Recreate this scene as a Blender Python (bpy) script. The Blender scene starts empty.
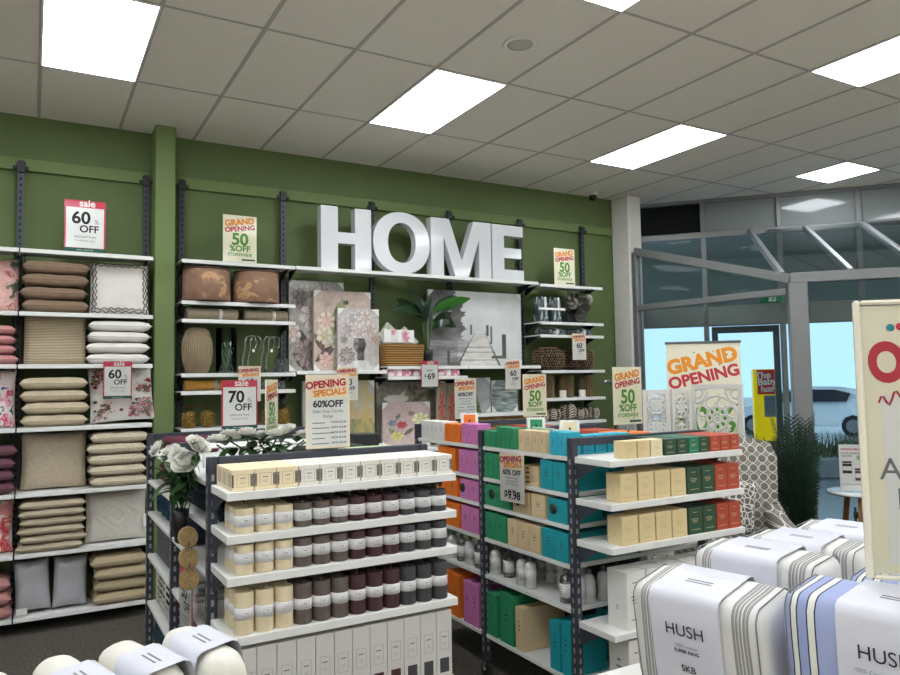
import bpy, math, random
from mathutils import Matrix, Vector, noise
R = math.radians
SC = bpy.context.scene
COL = SC.collection
rnd = random.Random(7)
LIFT = .0008          # nothing is glued: things rest a hair above what carries them

# ------------------------------------------------------------------ materials
def lin(c):
    def f(x):
        x = x / 255.0
        return x / 12.92 if x <= .04045 else ((x + .055) / 1.055) ** 2.4
    return (f(c[0]), f(c[1]), f(c[2]), 1.0)

_M = {}
def mat(name, col, rough=.6, metal=0.0, var=0.0, scale=8.0, bump=0.0, bscale=60.0, coat=0.0, spec=.5, stretch=None):
    if name in _M: return _M[name]
    m = bpy.data.materials.new(name); m.use_nodes = True
    nt = m.node_tree; b = nt.nodes['Principled BSDF']
    b.inputs['Roughness'].default_value = rough
    b.inputs['Metallic'].default_value = metal
    b.inputs['Specular IOR Level'].default_value = spec
    b.inputs['Coat Weight'].default_value = coat
    b.inputs['Coat Roughness'].default_value = .05
    b.inputs['Base Color'].default_value = lin(col)
    tc = nt.nodes.new('ShaderNodeTexCoord'); src = tc.outputs['Object']
    if stretch:
        mp = nt.nodes.new('ShaderNodeMapping'); mp.inputs['Scale'].default_value = stretch
        nt.links.new(src, mp.inputs['Vector']); src = mp.outputs['Vector']
    if var:
        n = nt.nodes.new('ShaderNodeTexNoise'); n.inputs['Scale'].default_value = scale; n.inputs['Detail'].default_value = 4
        nt.links.new(src, n.inputs['Vector'])
        r = nt.nodes.new('ShaderNodeValToRGB'); r.color_ramp.elements[0].position = .3; r.color_ramp.elements[1].position = .7
        c = lin(col)
        r.color_ramp.elements[0].color = tuple(max(0, x * (1 - var)) for x in c[:3]) + (1,)
        r.color_ramp.elements[1].color = tuple(min(1, x * (1 + var)) for x in c[:3]) + (1,)
        nt.links.new(n.outputs['Fac'], r.inputs['Fac']); nt.links.new(r.outputs['Color'], b.inputs['Base Color'])
    if bump:
        n2 = nt.nodes.new('ShaderNodeTexNoise'); n2.inputs['Scale'].default_value = bscale; n2.inputs['Detail'].default_value = 3
        nt.links.new(src, n2.inputs['Vector'])
        bp = nt.nodes.new('ShaderNodeBump'); bp.inputs['Strength'].default_value = bump; bp.inputs['Distance'].default_value = .01
        nt.links.new(n2.outputs['Fac'], bp.inputs['Height']); nt.links.new(bp.outputs['Normal'], b.inputs['Normal'])
    _M[name] = m
    return m

def emis(name, col, s):
    if name in _M: return _M[name]
    m = bpy.data.materials.new(name); m.use_nodes = True
    nt = m.node_tree; nt.nodes.remove(nt.nodes['Principled BSDF'])
    e = nt.nodes.new('ShaderNodeEmission'); e.inputs['Color'].default_value = lin(col); e.inputs['Strength'].default_value = s
    nt.links.new(e.outputs[0], nt.nodes['Material Output'].inputs['Surface'])
    _M[name] = m; return m

def glassy(name, tint, refl=.12, rough=.0, ior=1.45):
    """thin clear sheet: tinted see-through plus a mirror reflection that grows towards grazing"""
    if name in _M: return _M[name]
    m = bpy.data.materials.new(name); m.use_nodes = True
    nt = m.node_tree; nt.nodes.remove(nt.nodes['Principled BSDF'])
    t = nt.nodes.new('ShaderNodeBsdfTransparent'); t.inputs['Color'].default_value = lin(tint)
    g = nt.nodes.new('ShaderNodeBsdfGlossy'); g.inputs['Roughness'].default_value = rough
    f = nt.nodes.new('ShaderNodeFresnel'); f.inputs['IOR'].default_value = ior
    a = nt.nodes.new('ShaderNodeMath'); a.operation = 'ADD'; a.inputs[1].default_value = refl - .04
    mx = nt.nodes.new('ShaderNodeMixShader')
    nt.links.new(f.outputs[0], a.inputs[0]); nt.links.new(a.outputs[0], mx.inputs[0])
    nt.links.new(t.outputs[0], mx.inputs[1]); nt.links.new(g.outputs[0], mx.inputs[2])
    nt.links.new(mx.outputs[0], nt.nodes['Material Output'].inputs['Surface'])
    _M[name] = m; return m

def ramp_mat(name, kind, stops, scale=6.0, rough=.8, axis=None, const=True, bump=0.0, mul=None, coat=0.0):
    """a printed or woven pattern: noise / voronoi / wave / per-axis bands through a colour ramp, in the object's own space"""
    if name in _M: return _M[name]
    m = bpy.data.materials.new(name); m.use_nodes = True
    nt = m.node_tree; b = nt.nodes['Principled BSDF']; b.inputs['Roughness'].default_value = rough
    b.inputs['Coat Weight'].default_value = coat
    tc = nt.nodes.new('ShaderNodeTexCoord')
    mp = nt.nodes.new('ShaderNodeMapping'); nt.links.new(tc.outputs['Object'], mp.inputs['Vector'])
    if mul: mp.inputs['Scale'].default_value = mul
    if kind == 'noise':
        n = nt.nodes.new('ShaderNodeTexNoise'); n.inputs['Scale'].default_value = scale; n.inputs['Detail'].default_value = 5
        n.inputs['Distortion'].default_value = .6
        nt.links.new(mp.outputs[0], n.inputs['Vector']); out = n.outputs['Fac']
    elif kind == 'voronoi':
        n = nt.nodes.new('ShaderNodeTexVoronoi'); n.inputs['Scale'].default_value = scale
        nt.links.new(mp.outputs[0], n.inputs['Vector']); out = n.outputs['Distance']
    elif kind == 'edge':
        n = nt.nodes.new('ShaderNodeTexVoronoi'); n.feature = 'DISTANCE_TO_EDGE'; n.inputs['Scale'].default_value = scale
        nt.links.new(mp.outputs[0], n.inputs['Vector']); out = n.outputs['Distance']
    elif kind == 'wave':
        n = nt.nodes.new('ShaderNodeTexWave'); n.inputs['Scale'].default_value = scale; n.bands_direction = axis or 'X'
        n.inputs['Distortion'].default_value = .15
        nt.links.new(mp.outputs[0], n.inputs['Vector']); out = n.outputs['Fac']
    elif kind == 'rings':
        # overlapping circles: distance to the cell centre of a regular grid
        n = nt.nodes.new('ShaderNodeTexVoronoi'); n.inputs['Scale'].default_value = scale; n.inputs['Randomness'].default_value = .0
        nt.links.new(mp.outputs[0], n.inputs['Vector']); out = n.outputs['Distance']
    elif kind == 'abs':
        s = nt.nodes.new('ShaderNodeSeparateXYZ'); nt.links.new(mp.outputs[0], s.inputs[0])
        a = nt.nodes.new('ShaderNodeMath'); a.operation = 'ABSOLUTE'; nt.links.new(s.outputs[axis], a.inputs[0])
        mu = nt.nodes.new('ShaderNodeMath'); mu.operation = 'MULTIPLY'; mu.inputs[1].default_value = scale
        nt.links.new(a.outputs[0], mu.inputs[0]); out = mu.outputs[0]
    r = nt.nodes.new('ShaderNodeValToRGB'); cr = r.color_ramp
    if const: cr.interpolation = 'CONSTANT'
    while len(cr.elements) < len(stops): cr.elements.new(.5)
    for e, (p, c) in zip(cr.elements, stops):
        e.position = p; e.color = lin(c)
    nt.links.new(out, r.inputs['Fac']); nt.links.new(r.outputs['Color'], b.inputs['Base Color'])
    if bump:
        bp = nt.nodes.new('ShaderNodeBump'); bp.inputs['Strength'].default_value = bump; bp.inputs['Distance'].default_value = .01
        nt.links.new(out, bp.inputs['Height']); nt.links.new(bp.outputs['Normal'], b.inputs['Normal'])
    _M[name] = m; return m

def vcol_mat(name, rough=.5, coat=.0):
    if name in _M: return _M[name]
    m = bpy.data.materials.new(name); m.use_nodes = True
    nt = m.node_tree; b = nt.nodes['Principled BSDF']; b.inputs['Roughness'].default_value = rough
    b.inputs['Coat Weight'].default_value = coat; b.inputs['Coat Roughness'].default_value = .06
    a = nt.nodes.new('ShaderNodeVertexColor'); a.layer_name = 'print'
    nt.links.new(a.outputs['Color'], b.inputs['Base Color'])
    _M[name] = m; return m

# ------------------------------------------------------------------ mesh builder
_TXT = {}
def text_geom(body, size, bold):
    k = (body, bold)
    if k not in _TXT:
        cu = bpy.data.curves.new('lettering_curve', 'FONT'); cu.body = body; cu.size = 1.0
        cu.align_x = 'CENTER'; cu.offset = bold; cu.resolution_u = 5
        ob = bpy.data.objects.new('lettering_curve', cu)
        me = bpy.data.meshes.new_from_object(ob)
        _TXT[k] = ([tuple(v.co) for v in me.vertices], [tuple(p.vertices) for p in me.polygons])
        bpy.data.meshes.remove(me); bpy.data.objects.remove(ob); bpy.data.curves.remove(cu)
    v, f = _TXT[k]
    return [(x * size, y * size) for x, y, z in v], f

class MB:
    def __init__(s): s.v = []; s.f = []; s.m = []; s.s = []
    def add(s, V, F, mi=0, smooth=False, M=None):
        o = len(s.v)
        if M is not None: V = [tuple(M @ Vector(p)) for p in V]
        s.v += [tuple(p) for p in V]
        for f in F:
            s.f.append(tuple(i + o for i in f)); s.m.append(mi); s.s.append(smooth)
        return s
    def box(s, x0, x1, y0, y1, z0, z1, mi=0, c=0.0, M=None):
        if c <= 0:
            V = [(x, y, z) for z in (z0, z1) for y in (y0, y1) for x in (x0, x1)]
            F = [(0, 2, 3, 1), (4, 5, 7, 6), (0, 1, 5, 4), (1, 3, 7, 5), (3, 2, 6, 7), (2, 0, 4, 6)]
            return s.add(V, F, mi, False, M)
        # chamfered box: 24 corners
        cx, cy, cz = (x0 + x1) / 2, (y0 + y1) / 2, (z0 + z1) / 2
        hx, hy, hz = (x1 - x0) / 2, (y1 - y0) / 2, (z1 - z0) / 2
        c = min(c, hx * .9, hy * .9, hz * .9)
        V = []; idx = {}
        for sx in (-1, 1):
            for sy in (-1, 1):
                for sz in (-1, 1):
                    for a in range(3):
                        p = [sx * (hx - (0 if a == 0 else c)), sy * (hy - (0 if a == 1 else c)), sz * (hz - (0 if a == 2 else c))]
                        idx[(sx, sy, sz, a)] = len(V); V.append((cx + p[0], cy + p[1], cz + p[2]))
        F = []
        for a in range(3):
            for sg in (-1, 1):
                q = []
                for u, w in ((-1, -1), (1, -1), (1, 1), (-1, 1)):
                    k = [0, 0, 0]; k[a] = sg; k[(a + 1) % 3] = u; k[(a + 2) % 3] = w
                    q.append(idx[(k[0], k[1], k[2], a)])
                F.append(tuple(q if sg > 0 else q[::-1]))
        for a in range(3):
            b, d = (a + 1) % 3, (a + 2) % 3
            for u in (-1, 1):
                for w in (-1, 1):
                    ks = []
                    for e in (-1, 1):
                        k = [0, 0, 0]; k[a] = e; k[b] = u; k[d] = w; ks.append(tuple(k))
                    q = [idx[ks[0] + (b,)], idx[ks[1] + (b,)], idx[ks[1] + (d,)], idx[ks[0] + (d,)]]
                    F.append(tuple(q if u * w < 0 else q[::-1]))
        for sx in (-1, 1):
            for sy in (-1, 1):
                for sz in (-1, 1):
                    q = [idx[(sx, sy, sz, a)] for a in range(3)]
                    F.append(tuple(q if sx * sy * sz > 0 else q[::-1]))
        return s.add(V, F, mi, False, M)
    def cyl(s, p0, p1, r0, r1=None, seg=12, mi=0, smooth=True, caps=True):
        r1 = r0 if r1 is None else r1
        p0, p1 = Vector(p0), Vector(p1); d = (p1 - p0).normalized()
        a = d.orthogonal().normalized(); b = d.cross(a)
        V = []
        for p, r in ((p0, r0), (p1, r1)):
            for i in range(seg):
                t = 2 * math.pi * i / seg; V.append(p + (a * math.cos(t) + b * math.sin(t)) * r)
        s.add(V, [(i, (i + 1) % seg, seg + (i + 1) % seg, seg + i) for i in range(seg)], mi, smooth)
        if caps:
            s.add(V, [tuple(range(seg))[::-1], tuple(range(seg, 2 * seg))], mi, False)
        return s
    def tube(s, pts, r, seg=6, mi=0, rad=None, closed=False):
        pts = [Vector(p) for p in pts]; n = len(pts); V = []; prev = None
        for i, p in enumerate(pts):
            if closed: d = pts[(i + 1) % n] - pts[i - 1]
            else: d = pts[min(i + 1, n - 1)] - pts[max(i - 1, 0)]
            d = d.normalized() if d.length > 1e-9 else Vector((0, 0, 1))
            a = d.orthogonal().normalized() if prev is None else (prev - d * prev.dot(d))
            a = a.normalized() if a.length > 1e-6 else d.orthogonal().normalized()
            prev = a; b = d.cross(a); q = rad[i] if rad else r
            for k in range(seg):
                t = 2 * math.pi * k / seg; V.append(p + (a * math.cos(t) + b * math.sin(t)) * q)
        F = []
        for i in range(n if closed else n - 1):
            j = (i + 1) % n
            for k in range(seg):
                F.append((i * seg + k, i * seg + (k + 1) % seg, j * seg + (k + 1) % seg, j * seg + k))
        if not closed: F += [tuple(range(seg))[::-1], tuple(range((n - 1) * seg, n * seg))]
        return s.add(V, F, mi, True)
    def lathe(s, prof, seg=20, mi=0, c=(0, 0, 0), smooth=True, M=None):
        V = []; n = len(prof)
        for r, z in prof:
            for i in range(seg):
                t = 2 * math.pi * i / seg; V.append((c[0] + r * math.cos(t), c[1] + r * math.sin(t), c[2] + z))
        F = [(j * seg + i, j * seg + (i + 1) % seg, (j + 1) * seg + (i + 1) % seg, (j + 1) * seg + i) for j in range(n - 1) for i in range(seg)]
        F2 = [tuple(range(seg))[::-1], tuple(range((n - 1) * seg, n * seg))]
        s.add(V, F, mi, smooth, M); return s.add(V, F2, mi, False, M)
    def prism(s, poly, y0, y1, mi=0, M=None):
        n = len(poly)
        V = [(x, y0, z) for x, z in poly] + [(x, y1, z) for x, z in poly]
        F = [tuple(range(n)), tuple(range(n, 2 * n))[::-1]] + [(i, n + i, n + (i + 1) % n, (i + 1) % n) for i in range(n)]
        return s.add(V, F, mi, False, M)
    def quad(s, a, b, c, d, mi=0): return s.add([a, b, c, d], [(0, 1, 2, 3)], mi)
    def text(s, body, size, x, z, y=0.0, mi=0, bold=0.0, ang=0.0, M=None, sx=1.0):
        g, f = text_geom(body, size, bold); ca, sa = math.cos(ang), math.sin(ang)
        V = [(x + (a * sx) * ca - b * sa, y, z + (a * sx) * sa + b * ca) for a, b in g]
        return s.add(V, f, mi, False, M)
    def mesh(s, name, mats):
        me = bpy.data.meshes.new(name); me.from_pydata(s.v, [], s.f)
        for m in (mats if isinstance(mats, (list, tuple)) else [mats]): me.materials.append(m)
        me.polygons.foreach_set('material_index', s.m); me.polygons.foreach_set('use_smooth', s.s)
        me.update(); return me
    def build(s, name, mats, parent=None):
        return link(name, s.mesh(name, mats), parent)

def lifted(p): return (p[0], p[1], p[2] + (LIFT if p[2] > .01 else 0))
def link(name, data, parent=None):
    o = bpy.data.objects.new(name, data); COL.objects.link(o)
    if parent: o.parent = parent
    return o
def tag(o, label, cat, group=None):
    o['label'] = label; o['category'] = cat
    if group: o['group'] = group
    return o
def thing(name, label, cat, loc=(0, 0, 0), rz=0.0, group=None, rot=None):
    o = link(name, None); o.location = lifted(loc); o.rotation_euler = rot if rot else (0, 0, rz); o.empty_display_size = .05
    return tag(o, label, cat, group)
def put(o, loc, rz=None, rot=None):
    o.location = lifted(loc)
    if rot: o.rotation_euler = rot
    elif rz is not None: o.rotation_euler = (0, 0, rz)
    return o
_KIDS = {}
def copy_tree(o, loc=None, rz=None, label=None, group=None, rot=None):
    c = o.copy(); COL.objects.link(c)
    for ch in KIDS(o):
        d = ch.copy(); COL.objects.link(d); d.parent = c
        for g in KIDS(ch):
            e = g.copy(); COL.objects.link(e); e.parent = d
    if loc is not None: c.location = lifted(loc)
    if rot: c.rotation_euler = rot
    elif rz is not None: c.rotation_euler = (0, 0, rz)
    if label: c['label'] = label
    if group: c['group'] = group
    return c
def KIDS(o):
    if o.name not in _KIDS: _KIDS[o.name] = list(o.children)
    return _KIDS[o.name]
def struct(o): o['kind'] = 'structure'; return o
ORD = ['first', 'second', 'third', 'fourth', 'fifth', 'sixth', 'seventh', 'eighth', 'ninth', 'tenth', 'eleventh', 'twelfth', 'thirteenth', 'fourteenth']

class Kit:
    """first use makes the thing, later uses copy it"""
    def __init__(s, make): s.make = make; s.first = None
    def __call__(s, loc, label, rz=0.0, group=None, rot=None):
        if s.first is None:
            s.first = s.make(); o = s.first; put(o, loc, rz, rot); o['label'] = label
            if group: o['group'] = group
            KIDS(o); [KIDS(k) for k in KIDS(o)]
            return o
        return copy_tree(s.first, loc, rz, label, group, rot)

# common materials
M_white = mat('white_powder_coat', (226, 226, 222), .45, var=.03)
M_char = mat('charcoal_steel', (52, 56, 66), .45, var=.06, scale=20)
M_black = mat('black_steel', (22, 23, 26), .5)
M_ink = mat('black_ink', (28, 28, 30), .7)
M_grey_ink = mat('grey_ink', (120, 120, 124), .7)
M_paper = mat('white_paper', (232, 231, 226), .6, coat=.25)
M_chrome = mat('chrome', (200, 200, 205), .15, metal=1.0)
M_steel_hole = mat('slot_shadow_steel', (12, 12, 14), .8)
M_slot = mat('bare_steel_slot', (150, 152, 155), .5)
# ------------------------------------------------------------------ setting
CEIL = 3.986
m_green = mat('green_wall_paint', (94, 110, 66), .75, var=.05, scale=3, bump=.05, bscale=120)
m_greenlight = mat('green_pier_paint', (108, 126, 76), .7, var=.03, scale=3)
m_tile = mat('acoustic_tile', (228, 223, 212), .9, var=.04, scale=90, bump=.25, bscale=220)
m_tbar = mat('ceiling_bar', (176, 172, 162), .6)
m_carpet = mat('carpet', (84, 78, 70), .98, var=.55, scale=60, bump=.4, bscale=300)
m_offw = mat('off_white_paint', (216, 213, 205), .7, var=.03)
m_alum = mat('grey_aluminium', (128, 130, 130), .4, metal=.35, var=.05)
m_span = mat('grey_spandrel', (132, 138, 138), .08, var=.05, scale=1.5)
m_dark = mat('dark_opening', (8, 8, 9), .9)
m_glass = glassy('shop_glass', (236, 243, 241), .03, ior=1.3)

f = MB()
BOUNCE_Y = .55
FX0, FY0, FX1, FY1 = 6.642, 6.695, 10.2, 2.85          # shopfront line
f.add([(-4, BOUNCE_Y, 0), (10.2, BOUNCE_Y, 0), (FX1, FY1, 0), (FX0, FY0, 0), (-4, 6.7, 0), (-4, BOUNCE_Y, -.1), (10.2, BOUNCE_Y, -.1), (FX1, FY1, -.1), (FX0, FY0, -.1), (-4, 6.7, -.1)],
      [(0, 1, 2, 3, 4), (9, 8, 7, 6, 5), (0, 5, 6, 1), (1, 6, 7, 2), (2, 7, 8, 3), (3, 8, 9, 4), (4, 9, 5, 0)])
struct(f.build('floor', m_carpet))
struct(MB().box(-4, 10.2, -4, BOUNCE_Y, -.1, 0).build('floor', mat('pale_bounce_floor', (218, 212, 200), .35, var=.04, scale=4)))  # unseen pale floor added around the camera, bounces light up to the ceiling
c = MB()
V = [(-4, -4), (10.2, -4), (FX1 + .1, FY1 + .05), (FX0 + .05, FY0 + .05), (-4, 6.75)]
c.add([(x, y, CEIL) for x, y in V] + [(x, y, CEIL + .1) for x, y in V],
      [(4, 3, 2, 1, 0), (5, 6, 7, 8, 9), (0, 1, 6, 5), (1, 2, 7, 6), (2, 3, 8, 7), (3, 4, 9, 8), (4, 0, 5, 9)])
struct(c.build('ceiling', m_tile))
def shop_y(x):          # shopfront line at x
    return FY0 + (x - FX0) * (FY1 - FY0) / (FX1 - FX0)
def shop_x(y): return FX0 + (y - FY0) * (FX1 - FX0) / (FY1 - FY0)
g = MB()
for i in range(-6, 17):
    x = .016 + .6 * i; y1 = min(6.67, shop_y(x) - .05) if x > FX0 else 6.67
    g.box(x - .012, x + .012, -4, y1, CEIL - .004, CEIL)
for j in range(-6, 3):
    y = 4.341 + 1.2 * j
    if y < 6.66: g.box(-4, min(shop_x(y) - .05, 10.1), y - .009, y + .009, CEIL - .0035, CEIL)
struct(g.build('trim_1', m_tbar))

struct(MB().box(-4, 6.33, 6.67, 6.8, 0, CEIL).build('wall_back', m_green))
struct(MB().box(-4.1, -4, -4, 6.7, 0, CEIL).build('wall_left', m_offw))
struct(MB().box(-4, 10.2, -4.1, -4, 0, CEIL).build('wall_rear', m_offw))
struct(MB().box(10.2, 10.3, -4, FY1, 0, CEIL).build('wall_right', m_offw))
struct(MB().box(.868, 1.028, 6.4, 6.67, 0, CEIL, c=.006).build('pillar', m_greenlight))
struct(MB().box(6.12, 6.33, 6.36, 6.67, 0, CEIL, c=.02).build('column', m_offw))
struct(MB().box(-4, .85, 6.635, 6.67, 3.53, 3.63, c=.004).build('trim_2', m_greenlight))
struct(MB().box(1.05, 6.115, 6.635, 6.67, 3.53, 3.63, c=.004).build('trim_3', m_greenlight))

# shopfront along the diagonal: local x along the glass, local y outward
FA = math.atan2(FY1 - FY0, FX1 - FX0)
def front(): 
    return None
FM = Matrix.Translation((FX0, FY0, 0)) @ Matrix.Rotation(FA, 4, 'Z')
LEN = math.hypot(FX1 - FX0, FY1 - FY0)
muls = [-.42, .74, 1.60, 2.45, 3.30, 4.15, LEN - .03]
struct(MB().box(muls[0], muls[1], .05, .1, 3.58, CEIL, M=FM).build('window_1', m_dark))
for k in range(1, 6):
    struct(MB().box(muls[k], muls[k + 1], .02, .05, 3.58, CEIL - .02, M=FM).build('window_%d' % (k + 1), m_span))
t = MB()
for x in muls: t.box(x - .03, x + .03, -.02, .09, 0, CEIL - .002, c=.006, M=FM)
t.box(-.42, LEN, -.03, .09, 3.50, 3.58, c=.006, M=FM)
t.box(-.42, LEN, -.02, .09, CEIL - .04, CEIL - .002, M=FM)
t.box(-.42, LEN, -.02, .08, 0, .09, M=FM)
struct(t.build('trim_4', m_alum))
struct(MB().box(-.40, LEN, -.02, .14, 2.42, 2.66, c=.008, M=FM).build('trim_5', mat('door_header', (122, 128, 126), .35, metal=.2)))
for k in range(0, 6):
    w = MB(); x0, x1 = muls[k] + .03, muls[k + 1] - .03
    w.add([(x0, .033, .09), (x1, .033, .09), (x1, .033, 2.42), (x0, .033, 2.42), (x0, .033, 2.66), (x1, .033, 2.66), (x1, .033, 3.5), (x0, .033, 3.5)], [(0, 1, 2, 3), (4, 5, 6, 7)], M=FM)
    struct(w.build('window_%d' % (k + 7), m_glass))
# dark door leaf frames in the shopfront (sliding pair)
for n, (x0, x1) in enumerate(((.80, 1.56), (2.51, 3.26))):
    d = MB()
    for a, b, z0, z1 in ((x0, x0 + .07, .03, 2.41), (x1 - .07, x1, .03, 2.41), (x0 + .07, x1 - .07, 2.33, 2.41), (x0 + .07, x1 - .07, .03, .2)):
        d.box(a, b, .05, .09, z0, z1, c=.004, M=FM)
    struct(d.build('door_%d' % (n + 1), mat('door_frame_grey', (84, 88, 90), .4, metal=.3)))

# glazed entrance lobby standing inside the shopfront
P = Vector((6.39, 4.48, 0)); dirF = Vector((math.cos(FA), math.sin(FA), 0)); nrm = Vector((-dirF.y, dirF.x, 0))
if nrm.x < 0: nrm = -nrm
Q = P + dirF * 3.2
def beam(mb, a, b, w, h):
    a, b = Vector(a), Vector(b); d = (b - a); L = d.length; d.normalize()
    side = d.cross(Vector((0, 0, 1))).normalized(); up = side.cross(d)
    M = Matrix((side, d, up)).transposed().to_4x4(); M.translation = a
    mb.box(-w / 2, w / 2, 0, L, -h / 2, h / 2, M=M, c=.006)
b = MB(); beam(b, (6.16, 6.30, 3.29), (6.39, 4.45, 2.735), .10, .09); struct(b.build('trim_6', m_alum))
b = MB(); beam(b, P + Vector((0, 0, 2.745)), Q + Vector((0, 0, 2.745)), .12, .1); struct(b.build('trim_7', m_alum))
Mz = Matrix.Translation(P) @ Matrix.Rotation(FA, 4, 'Z')
struct(MB().box(-.02, .15, -.08, .08, 0, 2.70, c=.008, M=Mz).build('trim_8', m_alum))
Mq = Matrix.Translation(Q) @ Matrix.Rotation(FA, 4, 'Z')
struct(MB().box(-.15, .02, -.08, .08, 0, 2.70, c=.008, M=Mq).build('trim_9', m_alum))
b = MB(); beam(b, (6.16, 6.28, 2.62), (6.39, 4.5, 2.62), .06, .07); struct(b.build('trim_10', m_alum))
struct(MB().box(6.125, 6.20, 6.275, 6.345, 0, 3.28, c=.005).build('trim_11', m_alum))
b = MB()
for k in range(6):
    s = P + dirF * (-.06 + k * .60) + Vector((0, 0, 2.78)); e = s + nrm * 1.66 - dirF * .12 + Vector((0, 0, .76))
    beam(b, s, e, .05, .07)
struct(b.build('trim_12', mat('pale_aluminium', (168, 172, 172), .35, metal=.4)))
m_roofglass = glassy('roof_glass', (232, 240, 238), .05)
rg = MB(); z0 = Vector((0, 0, 2.80)); e = nrm * 1.66 + Vector((0, 0, .75))
rg.add([P + z0, Q + z0, Q + z0 + e, P + z0 + e], [(0, 1, 2, 3)])
struct(rg.build('window_13', m_roofglass))
rg = MB(); rg.add([(6.165, 6.27, .05), (6.39, 4.52, .05), (6.39, 4.52, 2.70), (6.165, 6.27, 3.24)], [(0, 1, 2, 3)])
struct(rg.build('window_14', m_glass))
rg = MB(); a, bb = P + dirF * .16, Q - dirF * .16
rg.add([a + Vector((0, 0, .05)), bb + Vector((0, 0, .05)), bb + Vector((0, 0, 2.70)), a + Vector((0, 0, 2.70))], [(0, 1, 2, 3)])
struct(rg.build('window_15', m_glass))

# exit sign hanging in the lobby
ex = thing('exit_sign', 'green running-man exit sign hanging inside the glazed entrance lobby', 'exit sign', (6.70, 4.92, 2.565), R(-50))
MB().box(-.115, .115, -.02, .02, 0, .11, c=.004).build('case', mat('exit_green', (20, 140, 84), .4), ex)
s = MB()
s.box(-.02, .05, -.022, -.0205, .012, .098, 0)
s.build('pictogram_panel', mat('exit_white', (225, 240, 230), .5), ex)
s = MB(); s.prism([(.0, .02), (.012, .04), (.02, .055), (.028, .075), (.034, .075), (.028, .05), (.036, .03), (.03, .02), (.024, .04), (.01, .016)], -.024, -.0225)
s.lathe([(.001, -.006), (.006, -.003), (.006, .003), (.001, .006)], 8, 0, (.033, -.0235, .085)); s.build('running_figure', mat('exit_green', (20, 140, 84)), ex)
s = MB(); s.cyl((0, 0, .11), (0, 0, .36), .006); s.build('drop_rod', m_alum, ex)

# ceiling fittings
m_panel = emis('light_panel', (245, 250, 255), 14.5)
m_pframe = mat('light_frame', (225, 225, 222), .5)
def make_light():
    o = thing('ceiling_light', '', 'ceiling light', group=None)
    fr = MB()
    for a, b_, c_, d_ in ((-.30, .30, -.60, -.588), (-.30, .30, .588, .60), (-.30, -.288, -.588, .588), (.288, .30, -.588, .588)):
        fr.box(a, b_, c_, d_, -.012, 0)
    fr.build('frame', m_pframe, o)
    MB().box(-.288, .288, -.588, .588, -.010, -.002).build('diffuser', m_panel, o)
    return o
light = Kit(make_light)
names = {(0, 0): 'long flat ceiling light panel above the cushion shelves', (1, 0): 'flat ceiling light panel in the row by the green wall, above the big letters',
         (2, 0): 'flat ceiling light panel in the row by the green wall, nearest the white column',
         (1, 1): 'flat ceiling light panel cut by the top edge, next to the round ceiling speaker', (2, 1): 'flat ceiling light panel over the big price sign, cut by the right edge'}
for j in range(0, 4):
    for i in range(-1, 4):
        x = .316 + 2.4 * i; y = 4.941 - 2.4 * j
        if i == 3 and j == 0: continue
        if x > 9: continue
        lab = names.get((i, j), 'flat ceiling light panel further back in the shop, row %s, column %s' % (ORD[j], ORD[i + 1]))
        light((x, y, CEIL), lab, group='ceiling light panels')
o = thing('ceiling_light', 'small square ceiling light panel beside the glass shopfront', 'ceiling light', (7.516, 4.64, CEIL), group='ceiling light panels')
fr = MB()
for a, b_, c_, d_ in ((-.30, .30, -.30, -.288), (-.30, .30, .288, .30), (-.30, -.288, -.288, .288), (.288, .30, -.288, .288)): fr.box(a, b_, c_, d_, -.012, 0)
fr.build('frame', m_pframe, o); MB().box(-.288, .288, -.288, .288, -.010, -.002).build('diffuser', m_panel, o)
sp = thing('ceiling_speaker', 'round white ceiling speaker flush in a ceiling tile', 'speaker', (2.727, 3.775, CEIL))
MB().lathe([(.115, 0), (.118, -.006), (.108, -.012), (.088, -.012), (.086, -.006)], 40).build('rim', mat('speaker_rim', (226, 223, 216), .5), sp)
MB().lathe([(.086, -.004), (.086, -.009), (.05, -.0105), (.0, -.011)], 40).build('grille', mat('speaker_mesh', (190, 186, 178), .7, bump=.3, bscale=400), sp)
dm = thing('security_camera', 'small black dome camera under the ceiling near the white column', 'camera', (5.70, 6.50, CEIL))
MB().lathe([(.06, 0), (.06, -.02), (.045, -.03), (.045, -.035)], 20).build('mount', m_offw, dm)
MB().lathe([(.045, -.035), (.047, -.055), (.038, -.08), (.02, -.094), (.001, -.097)], 20).build('dome', mat('black_dome', (10, 10, 12), .1), dm)
# ------------------------------------------------------------------ printed signs (local: x right, z up, face towards -y)
m_cream = mat('sign_cream', (238, 232, 206), .6, coat=.3)
m_red = mat('sign_red', (196, 48, 66), .6, coat=.3)
m_pinkred = mat('sign_pink_red', (206, 58, 84), .6, coat=.3)
m_orange = mat('sign_orange', (238, 148, 32), .6)
m_peach = mat('sign_peach', (248, 232, 206), .6)
m_leaf = mat('sign_green', (88, 152, 52), .6)
m_deep = mat('sign_deep_green', (30, 92, 78), .6)
m_teal = mat('sign_teal', (40, 136, 150), .6)
m_clear = glassy('clear_acrylic', (254, 255, 255), .02, ior=1.25)
m_black_t = M_ink
SM = [m_cream, m_red, m_orange, m_leaf, m_deep, M_ink, M_grey_ink, M_paper, m_pinkred, m_peach, m_teal]
CR, RED, ORG, LEAF, DEEP, INK, GINK, WHT, PNK, PCH, TEAL = range(11)

def confetti(s, w, h, z0, z1, n, seed, y):
    q = random.Random(seed)
    for _ in range(n):
        x = q.uniform(-w / 2 + .02, w / 2 - .02) if w > .1 else q.uniform(-w * .4, w * .4); z = q.uniform(z0, z1); r = w * .012
        s.add([(x + r * math.cos(t * .785), y, z + r * math.sin(t * .785)) for t in range(8)], [tuple(range(8))], q.choice([ORG, RED, LEAF, TEAL]))

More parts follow.
